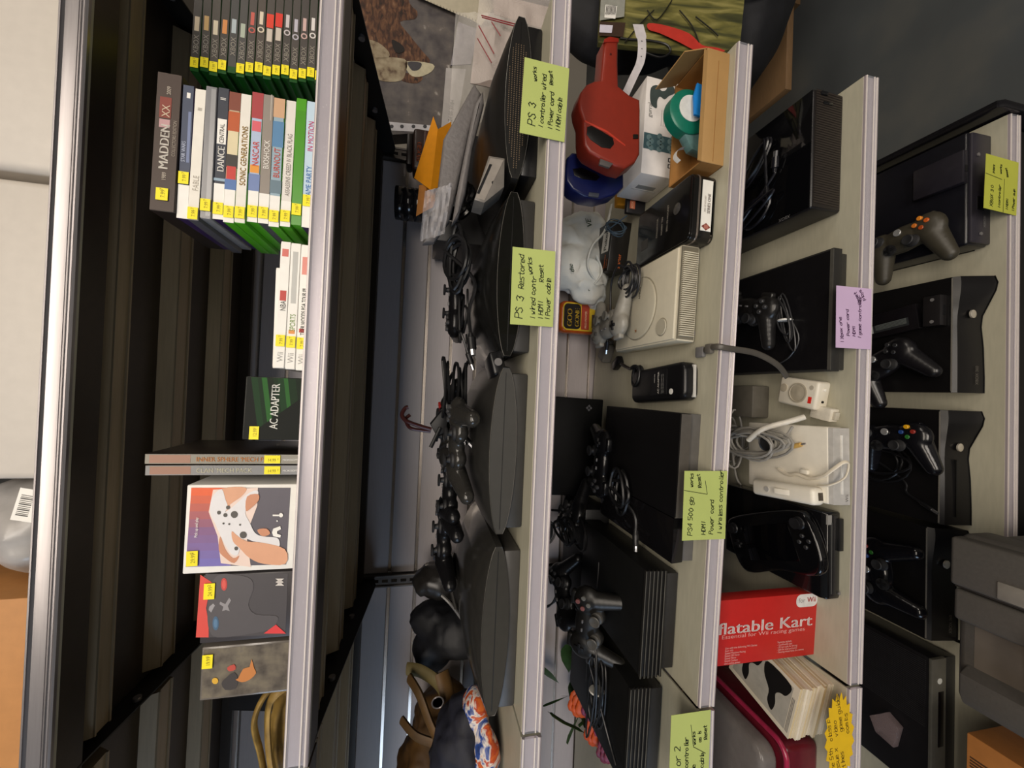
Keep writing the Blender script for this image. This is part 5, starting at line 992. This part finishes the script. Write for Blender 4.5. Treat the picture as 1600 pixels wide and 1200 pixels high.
# tub in the left bay
MAR = M('5a1420', .25, var=.12); t = thing('storage_tub', 'maroon plastic tub with a pink rim and cloudy lid in the left bay', 'tub', (-.34, .05, z4))
b = MB(); b.box(-.19, .185, 0, .38, 0, .088, MAR, .014, 3); b.build('tub_body', t); b = MB(); R_ = rrect(-.195, .190, -.005, .385, .03, 6); b.tube([(x, y, .090) for x, y in R_] + [(R_[0][0], R_[0][1], .090)], .0055, M('962444', .2, coat=.2), 10); b.build('rim', t)
b = MB(); b.prism(rrect(-.185, .175, .01, .375, .03), 'z', .092, .135, M('8a8582', .2, var=.12, alpha=.55), .012, 3); b.build('cloudy_lid', t)
# ================================================================ lowest shelf
def z5(X): return sz(5, X)
def slim(X, Y, label, rz=0, slot=True, btn=True):
    t = thing('game_console', label, 'game console', **on(5, X, Y, rz)); hw = .134; K = M('100f10', .34, var=.06, spec=.35)
    xs = [-hw, -.10, -.03, .02, .045, .07, .10, .118, hw]
    bot = [.012, .012, .014, .018, .016, .006, -.006, -.009, -.004]
    n = len(xs); vs = []
    for z, off in ((0.004, None), (.068, 'm'), (.075, 't')):
        for x, y in zip(xs, bot): vs.append((x, y if off is None else (.020 + .25 * y if off == 'm' else .030), z))
        vs += [(hw, .264, z), (-hw, .264, z)]
    m_ = n + 2; fs = [tuple(range(m_))[::-1], tuple(range(2 * m_, 3 * m_))]
    for j in range(2):
        for i in range(m_): fs.append((j * m_ + i, j * m_ + (i + 1) % m_, (j + 1) * m_ + (i + 1) % m_, (j + 1) * m_ + i))
    b = MB(); b.add(vs, fs, K); b.build('case', t, ang=30)
    b = MB(); b.tube([(x, .0300, .0752) for x in (-hw + .003, 0, hw - .003)], .0016, M('5b5852', .3), 8); b.tube([(x, y - .0005, .0045) for x, y in zip(xs, bot)], .0012, M('070707', .3), 6); b.build('edge', t)  # upper pale tube is a painted highlight on the top front edge
    if btn: q = MB(); q.lathe([(.0095, 0), (.0095, .003), (.007, .0042), (0, .0036)], M('c9c2b4', .25, .5), 22, (.048, .0165, .036), 'y'); q.build('power_button', t)
    if slot: q = MB(); q.T = Matrix.Translation((0, .0165, .040)) @ Matrix.Rotation(radians(-10), 4, 'X'); q.box(-.115, .018, -.001, .004, -.004, .004, M('060606', .3)); q.build('disc_slot', t)
    else: q = MB(); q.text('XBOX 360', Matrix.Translation((-.115, .0122, .022)) @ Matrix.Rotation(radians(78), 4, 'X'), .0095, M('5a5650', .4)); q.build('lettering', t)
    for x in (-.10, .10): q = MB(); q.box(x - .014, x + .014, .05, .24, 0, .005, BLK); q.build('foot', t)
    return t
slim(.725, .020, 'black console with a waisted front carrying a labelled block, right of the mauve note', slot=False)
slim(.415, .040, 'black console with a waisted front and disc slot, below the small white console')
slim(.133, .062, 'black console with a waisted front partly behind the grey tool box', slot=False)
t = thing('game_console', 'black console with a grey front under the olive gamepad', 'game console', **on(5, 1.058, .022)); hw = .130; K = M('111117', .3)
b = MB(); b.box(-hw, hw, .006, .27, .004, .070, K, .006, 3); b.build('case', t)
b = MB(); b.box(-hw + .004, hw - .004, .0, .008, .006, .066, M('2b2830', .4), .003); b.box(-.05, -.02, -.001, .003, .03, .05, GLOSS); b.cyl((.075, -.0006, .050), .004, .002, MGREY, 14, 'y'); b.cyl((-.105, -.0006, .040), .004, .002, MGREY, 14, 'y'); b.text('XBOX', FR(-.09, -.0012, .025), .010, MGREY); b.build('front_panel', t)
b = MB(); b.box(.01, .085, .004, .10, .070, .086, M('222026', .3), .003); b.box(.035, .05, .0032, .006, .074, .082, BLK); b.build('side_module', t)
b = MB(); b.box(-hw, hw, .03, .26, 0, .005, BLK); b.build('foot', t)
zt = z5(1.0) + .0705
OLV = M('38342a', .45, var=.06); gamepad('wide', 'olive brown gamepad with orange buttons on the right-hand console', (.965, .125, zt), radians(-80), 0, body=OLV, button=('d8842a', 'c05a22', 'a8481c', 'c8702a'))
zt = z5(.7) + .076
gamepad('wide', 'plain black gamepad on the waisted console beside the labelled block', (.655, .165, zt), radians(-55), 0, body=M('131215', .28), button=('2a2a2c',) * 4)
t = thing('drive_block', 'black block with a pale printed label lying on the waisted console', 'drive', (.775, .105, zt), rz=radians(8))
b = MB(); b.box(-.030, .034, 0, .13, 0, .016, M('121013', .25), .003); b.build('body', t); b = MB(); b.box(-.016, .004, .02, .115, .016, .0164, M('2a2c2e', .3)); b.box(-.016, .004, .10, .115, .0164, .0167, M('9aa09e', .4))
for k in range(5): b.box(-.010 + .003 * k, -.0088 + .003 * k, .024, .094, .0164, .0166, M('6a706e', .4))
b.build('label', t)
q = MB(); q.box(-.036, .036, 0, .034, 0, .022, M('1d1b1c', .3), .002); q.box(-.012, .012, -.0006, .002, .007, .014, BLK); q.cyl((.026, .016, .0215), .004, .0012, MGREY, 12); q.cyl((-.026, .016, .0215), .004, .0012, MGREY, 12); solo(q, 'socket_module', 'small black socket module at the front edge of the waisted console', 'module', (.782, .058, zt), rz=radians(0))
zt = z5(.4) + .076
gamepad('wide', 'black gamepad with bright coloured buttons on the console below the white one', (.468, .145, zt), radians(-82), 0, body=M('101014', .2), button=XB)
cable('gamepad_cable', 'black cord coiled on the console below the small white one', coil((.41, .19, zt + .006), .045, .06, 4, .6, [(.37, .14, zt + .005), (.34, .13, zt + .005), (.325, .105, zt + .005)], lift=.015, wob=.3), .0028, M('141416', .3), plug=.006)
zt = z5(.13) + .076
gamepad('wide', 'black gamepad with coloured buttons on the console behind the tool box', (.128, .165, zt), radians(4), 0, body=M('0e0e12', .16), button=XB)
t = thing('game_console', 'black ribbed-top console with a grey front strip, leftmost on the lowest shelf', 'game console', **on(5, -.205, .075)); hw = .1665
b = MB(); b.box(-hw, hw, .006, .27, .003, .078, M('151416', .3), .004); b.build('case', t)
b = MB()
for k in range(34):
    x = .0 + .0047 * k; b.poly([(x, .014, .0784), (x + .0022, .014, .0784), (x + .0022, .262, .0784), (x, .262, .0784)], M('232224', .35)); b.box(x, x + .0022, .014, .262, .078, .0796, M('232224', .35))
b.build('top_ribs', t)
b = MB(); b.box(-hw, hw, .0, .008, .036, .080, M('55534c', .35), .002); b.box(-hw, hw, .002, .008, .004, .034, M('1a1a1b', .3), .001); b.box(-.04, .09, -.0012, .002, .044, .062, M('0d0a0b', .15), .002); b.lathe([(.007, 0), (.007, .0008), (0, .001)], M('c9c9c4', .3), 20, (.115, -.0002, .058), 'y'); b.build('front_panel', t)
q = MB(); q.prism([(-.035, -.02), (.02, -.03), (.035, .0), (.0, .035), (-.03, .02)], 'z', 0, .02, film('case_film', 'a89494', .25, .1), .003); solo(q, 'clear_wallet', 'crumpled clear plastic wallet on the leftmost console of the lowest shelf', 'wallet', (-.262, .16, z5(-.15) + .0785))
# grey tool box and card box on the floor in front
TG = M('4f4c48', .55, var=.06, bump=.15, scale=200); TD = M('2a2827', .55); TL = M('6e6a64', .5)
t = thing('tool_box', 'grey moulded plastic tool box standing before the lowest shelf', 'tool box', (.165, -.080, 0))
b = MB(); b.box(-.150, .150, -.30, .0, .0, .40, TG, .018, 3); b.build('body', t)
b = MB(); b.box(-.156, .156, -.305, .006, .405, .478, TG, .014, 3); lid = b.build('lid', t)
b = MB(); b.box(.062, .150, -.29, .004, .474, .502, TG, .006, 3); b.box(.057, .0615, -.29, .002, .474, .490, TD); b.build('hinged_panel', lid)
b = MB(); b.box(.000, .056, -.29, .0, .474, .498, TG, .006, 3); b.build('lid_rib', lid)
b = MB(); b.prism([(-.148, .476), (-.148, .490), (-.132, .498), (-.094, .498), (-.080, .478)], 'y', -.29, -.01, TG, .004); b.build('lid_rib', lid)
b = MB(); b.box(-.082, .001, -.29, -.02, .476, .4785, M('5f5850', .5, var=.06)); b.build('recess', lid)
b = MB(); b.tube(spline([(-.088, -.125, .476), (-.084, -.125, .500), (-.04, -.125, .508), (.0, -.125, .506), (.03, -.125, .498)], 6), .020, TL, 14, .6); b.build('handle', t)
b = MB(); b.box(.066, .096, -.14, -.060, .500, .5045, M('7d7972', .5), .002); b.build('latch', t)
KX = M('b9793e', .6, var=.05); t = thing('cardboard_box', 'orange-tan cardboard box on the floor beside the grey tool box', 'box', (-.30, -.018, 0))
b = MB(); b.box(-.20, .183, -.30, -.002, 0, .345, KX, .003); b.build('carton', t); b = MB()
for k in range(4): b.box(.118 + .006 * k, .1215 + .006 * k, -.03 - .008 * (k % 2), -.008, .3452, .3456, M('4a3018', .6))
b.build('printed_mark', t)
# ================================================================ beyond the right end of the shelves
q = MB(); q.box(1.545, 2.75, .405, .80, .376, .400, M('6f5538', .6, var=.12, stretch=(.5, 6, 6)), .002)
for x in (2.25, 2.68):
    for y in (.44, .75): q.box(x - .02, x + .02, y - .02, y + .02, 0, .377, M('6a5236', .6))
solo(q, 'wooden_bench', 'low tan wooden bench under the dark bag beyond the shelf end', 'bench', (1.9, .58, 0), world=True)
g = MB(); g.ell((1.98, .43, .615), (.53, .215, .215), BLK); g.ell((1.82, .46, .95), (.30, .11, .30), BLK); g.ell((1.9, .46, 1.2), (.28, .11, .22), BLK)
v, f = blob(g, .014, 6); t = thing('duffel_bag', 'large black cloth bag slumped on the bench beyond the shelf end', 'bag', (1.83, .52, .401))
b = MB(); b.add([p + Vector((noise.noise(p * 9), noise.noise(p * 9 + Vector((3, 1, 5))), noise.noise(p * 8))) * .012 for p in v], f, M('0d0e14', .75, var=.3, bump=.3)); b.build('bag_body', t, world=True)
b = MB(); b.tube(spline([(1.66, .28, .80), (1.64, .26, .66), (1.70, .25, .54), (1.85, .24, .50)], 6), .012, M('0a0a0e', .6), 8, .4); b.build('strap', t, world=True)
b = MB(); q = px([(1195, 40), (1228, -30)], .80); b.tube(q, .008, STEEL, 8); q2 = px([(1165, 25), (1225, -60)], .80); b.tube(q2, .012, BLK, 8); b.tube([q2[1], Vector((q2[1].x, q2[1].y, 0))], .012, BLK, 8); b.tube([q[1], Vector((q[1].x + .05, q[1].y, 0))], .008, STEEL, 8); b.tube([q2[0], Vector((q2[0].x + .3, q2[0].y, 0))], .012, BLK, 8); o = solo(b, 'folding_stand', 'thin metal tube stand behind the dark bag', 'stand', (q2[1].x, q2[1].y, 0), world=True)
# hanging packs leaning on the bag
t = thing('printed_package', 'flat package with a green forest print, red streak and bar code', 'package', at(1110, 85, Y=.31))
FOR = patches('forest_print', [(.25, '23251a'), (.42, '45462a'), (.55, '6c6838'), (.68, '8f8852'), (.8, '53532e')], 9, .3, 5, stretch=(4, 4, .5), dist=.8)
Q = [at(942, -60, Y=.30), at(1160, -20, Y=.24), at(935, 66, Y=.27)]
n_ = (Q[1] - Q[0]).cross(Q[2] - Q[0]).normalized(); n_ = n_ if n_.y < 0 else -n_
def onQ(x, y, e):   # point on the package face plane
    r = ray(x, y); k = (Q[0] - CAM).dot(n_) / r.dot(n_); return CAM + r * k + n_ * e
b = MB(); PQ = [onQ(x, y, 0) for x, y in ((942, -60), (1165, -20), (1157, 62), (1148, 76), (1100, 84), (935, 66))]; k_ = len(PQ)
b.add(PQ + [p - n_ * .012 for p in PQ], [tuple(range(k_)), tuple(range(2 * k_ - 1, k_ - 1, -1))] + [(i, i + k_, (i + 1) % k_ + k_, (i + 1) % k_) for i in range(k_)], FOR); b.build('printed_face', t, world=True)
b = MB(); RS = M('b8342a', .4, var=.1); b.poly([onQ(p[0], p[1], .006) for p in spline([(1012, 40, 0), (1040, 44, 0), (1075, 56, 0), (1095, 74, 0), (1118, 78, 0), (1130, 84, 0), (1090, 84, 0), (1060, 70, 0), (1030, 56, 0), (1012, 50, 0)], 3, True)], RS); b.build('red_streak', t, world=True)
b = MB(); b.poly([onQ(x, y, .006) for x, y in ((940, -40), (978, -40), (974, 30), (936, 36))], M('8f9088', .4)); b.poly([onQ(x, y, .007) for x, y in ((945, 12), (963, 14), (960, 34), (943, 32))], WHITE)
for k in range(8): b.poly([onQ(x, y, .0085) for x, y in ((946 + 2 * k, 14), (947 + 2 * k, 14), (945.5 + 2 * k, 28), (944.5 + 2 * k, 28))], bk)
b.poly([onQ(x, y, .007) for x, y in ((936, 38), (976, 40), (972, 62), (934, 60))], M('3a2a20', .4)); b.poly([onQ(x, y, .0085) for x, y in ((936, 44), (956, 45), (954, 57), (935, 56))], M('c9c6d4', .4)); b.build('bar_code_label', t, world=True)
b = MB()
for P_ in ([(975, 70), (1000, 40), (1020, 20)], [(1010, 20), (1025, 35), (1048, 5)], [(1060, 20), (1080, 45), (1090, 70)], [(1085, 30), (1110, 50), (1120, 60)]): b.tube(spline([onQ(x, y, .006) for x, y in P_], 4), .0016, M('1c1c10', .5), 6)
b.build('printed_branches', t, world=True)
cable('loose_cable', 'thin black cable looped before the green printed package', spline([onQ(x, y, .004) for x, y in ((968, 62), (985, 64), (1015, 66), (1040, 72), (1046, 84), (1030, 92), (1005, 84))], 8), .0024)
# blanket pack
t = thing('blanket_pack', 'flat bagged blanket with brown furry print on grey, behind the bracket', 'package', at(690, 210, Y=.60))
SPK = patches('speckle_print', [(.3, '3f3a3d'), (.5, '55504f'), (.66, '635c58'), (.74, 'a09a94')], 26, .55, 6); Yb = .60
def pb(mb, pts, k, mt, sm=0):
    P = [(x, y, 0) for x, y in pts]; P = spline(P, sm, True) if sm else P
    mb.poly([at(p[0], p[1], Y=Yb - .0006 - .0006 * k) for p in P], mt)
b = MB(); P_ = [at(x, y, Y=Yb) for x, y in ((545, -60), (735, -60), (713, 28), (692, 205), (590, 212), (545, 100))]; sheet(b, P_[::-1], -.05, SPK); b.build('blanket', t, world=True)
FU = patches('fur_print', [(.3, '1c120c'), (.45, '43281a'), (.6, '64432c'), (.75, '7d5c44')], 34, .7, 5, stretch=(1, 1, 2.5), dist=1); FC = patches('pale_fur_print', [(.3, '4a3426'), (.45, '84765f'), (.7, 'a0957c')], 40, .7, 5)
b = MB(); pb(b, [(552, -30), (620, -40), (640, 5), (652, 18), (648, 30), (625, 34), (640, 55), (660, 80), (672, 95), (660, 104), (640, 100), (600, 92), (570, 70), (552, 40)], 0, FU, 3); pb(b, [(566, 62), (590, 66), (608, 82), (604, 92), (585, 92), (570, 84)], 1, FC, 3); pb(b, [(578, 92), (632, 92), (634, 112), (626, 126), (600, 127), (584, 118)], 1, FC, 3); pb(b, [(634, 96), (676, 100), (674, 112), (655, 120), (640, 116)], 1, M('b4ac92', .7, var=.12), 3); pb(b, [(637, 97), (658, 98), (655, 108), (644, 110)], 2, M('3c3a3e', .6), 3)
pb(b, [(612, 62), (628, 70), (632, 80), (618, 82)], 2, M('140c08', .7), 3); pb(b, [(634, 114), (660, 120), (652, 130), (632, 128), (626, 122)], 0, FU, 3); b.build('fur_print', t, world=True)
b = MB(); pb(b, [(605, 190), (674, 196), (676, 207), (612, 204)], 1, M('c4c2c6', .5))
for x in (612, 628, 646, 664): pb(b, circ(x, 197.5, 3, 10), 2, M('3a3a3e', .5))
b.build('label_strip', t, world=True)
b = MB(); CR = M('b5ad98', .5, var=.05); b.add([at(x, y, Y=.585) for x, y in ((640, -40), (770, -40), (772, 10), (752, 40), (735, 30), (714, 22), (650, -6))], [tuple(range(7))], CR)
for k in range(16): b.box(*[c for a in [(lambda p: (p.x - .002, p.x + .002, p.y - .002, p.y, p.z - .0006, p.z + .0006))(at(668 + 5 * k, 2 + 2 * k, Y=.583))] for c in a], M('6a6250', .6))
b.build('card_header', t, world=True)
# zip bags with red sliders
PLW = M('a9a29c', .35, var=.08, scale=12)
t = thing('parts_bag', 'clear zip bag holding a pale slip with a grey window, by the dotted console', 'plastic bag', at(690, 200, Y=.5)); b = MB()
sheet(b, [at(x, y, Y=.50) for x, y in ((716, 34), (748, 46), (736, 100), (704, 102))], .003, M('8d898e', .3)); sheet(b, [at(x, y, Y=.495) for x, y in ((697, 106), (728, 108), (712, 205), (689, 205))], .003, M('aaa6a4', .4, var=.06)); b.build('paper_slip', t, world=True)
b = MB(); F2 = film('zip_film', 'f2eee8', .28, .2); c = [at(x, y, Y=.47) for x, y in ((712, 20), (790, 20), (756, 190), (700, 205))]; b.grid(lambda u, v: c[0].lerp(c[1], u).lerp(c[3].lerp(c[2], u), v) + Vector((0, .01 * noise.noise(Vector((u * 7, v * 7, 2))), 0)), 16, 16, F2); b.build('film', t, world=True)
b = MB(); F = frame(at(706, 190, Y=.49), at(714, 120, Y=.49) - at(706, 190, Y=.49), (0, 0, 1)); b.text('24 08 37/84', F, .016, M('6a686a', .5), sx=.8); b.build('lettering', t, world=True)
t = thing('zip_bag', 'clear zip bag with red closing lines at the right end of the middle shelf', 'plastic bag', at(840, 60, Y=.3)); b = MB(); F3 = film('zip_film_b', 'efe6e0', .38, .25)
c = [at(x, y, Y=.36) for x, y in ((752, -30), (872, -10), (850, 120), (735, 130))]; b.grid(lambda u, v: c[0].lerp(c[1], u).lerp(c[3].lerp(c[2], u), v) + Vector((0, .012 * noise.noise(Vector((u * 6, v * 6, 5))), 0)), 16, 16, F3); b.build('film', t, world=True)
b = MB(); sheet(b, [at(x, y, Y=.38) for x, y in ((770, -10), (862, 12), (850, 45), (772, 22))], .002, M('a8988f', .5, var=.06)); sheet(b, [at(x, y, Y=.40) for x, y in ((745, 40), (850, 60), (830, 150), (735, 130))], .002, M('9c8f88', .5, var=.12, scale=25)); b.build('card_insert', t, world=True)
b = MB(); RZ = M('8a1420', .4)
for P_ in ([(752, 24), (845, 48)], [(753, 27), (845, 52)], [(768, 34), (782, 56)], [(748, 40), (772, 84)], [(746, 60), (768, 98)], [(822, 44), (836, 76)], [(818, 46), (822, 66)]): b.tube(px(P_, .345), .0013, RZ, 6)
b.build('zip_line', t, world=True)
# ================================================================ the rest of the room
PW2 = M('9a948a', .8, var=.03, scale=3)
for nm, bx in (('wall_back', (-3.2, 5.5, 3.15, 3.25, 0, 3.2)), ('wall_front', (-3.2, 5.5, -8.3, -8.2, 0, 3.2)), ('wall_left', (-3.3, -3.2, -8.2, 3.2, 0, 3.2)), ('wall_right', (5.5, 5.6, -8.2, 3.2, 0, 3.2)), ('ceiling', (-3.2, 5.5, -8.2, 3.2, 3.15, 3.25))):
    b = MB(); b.box(*bx, PW2); struct(b, nm)
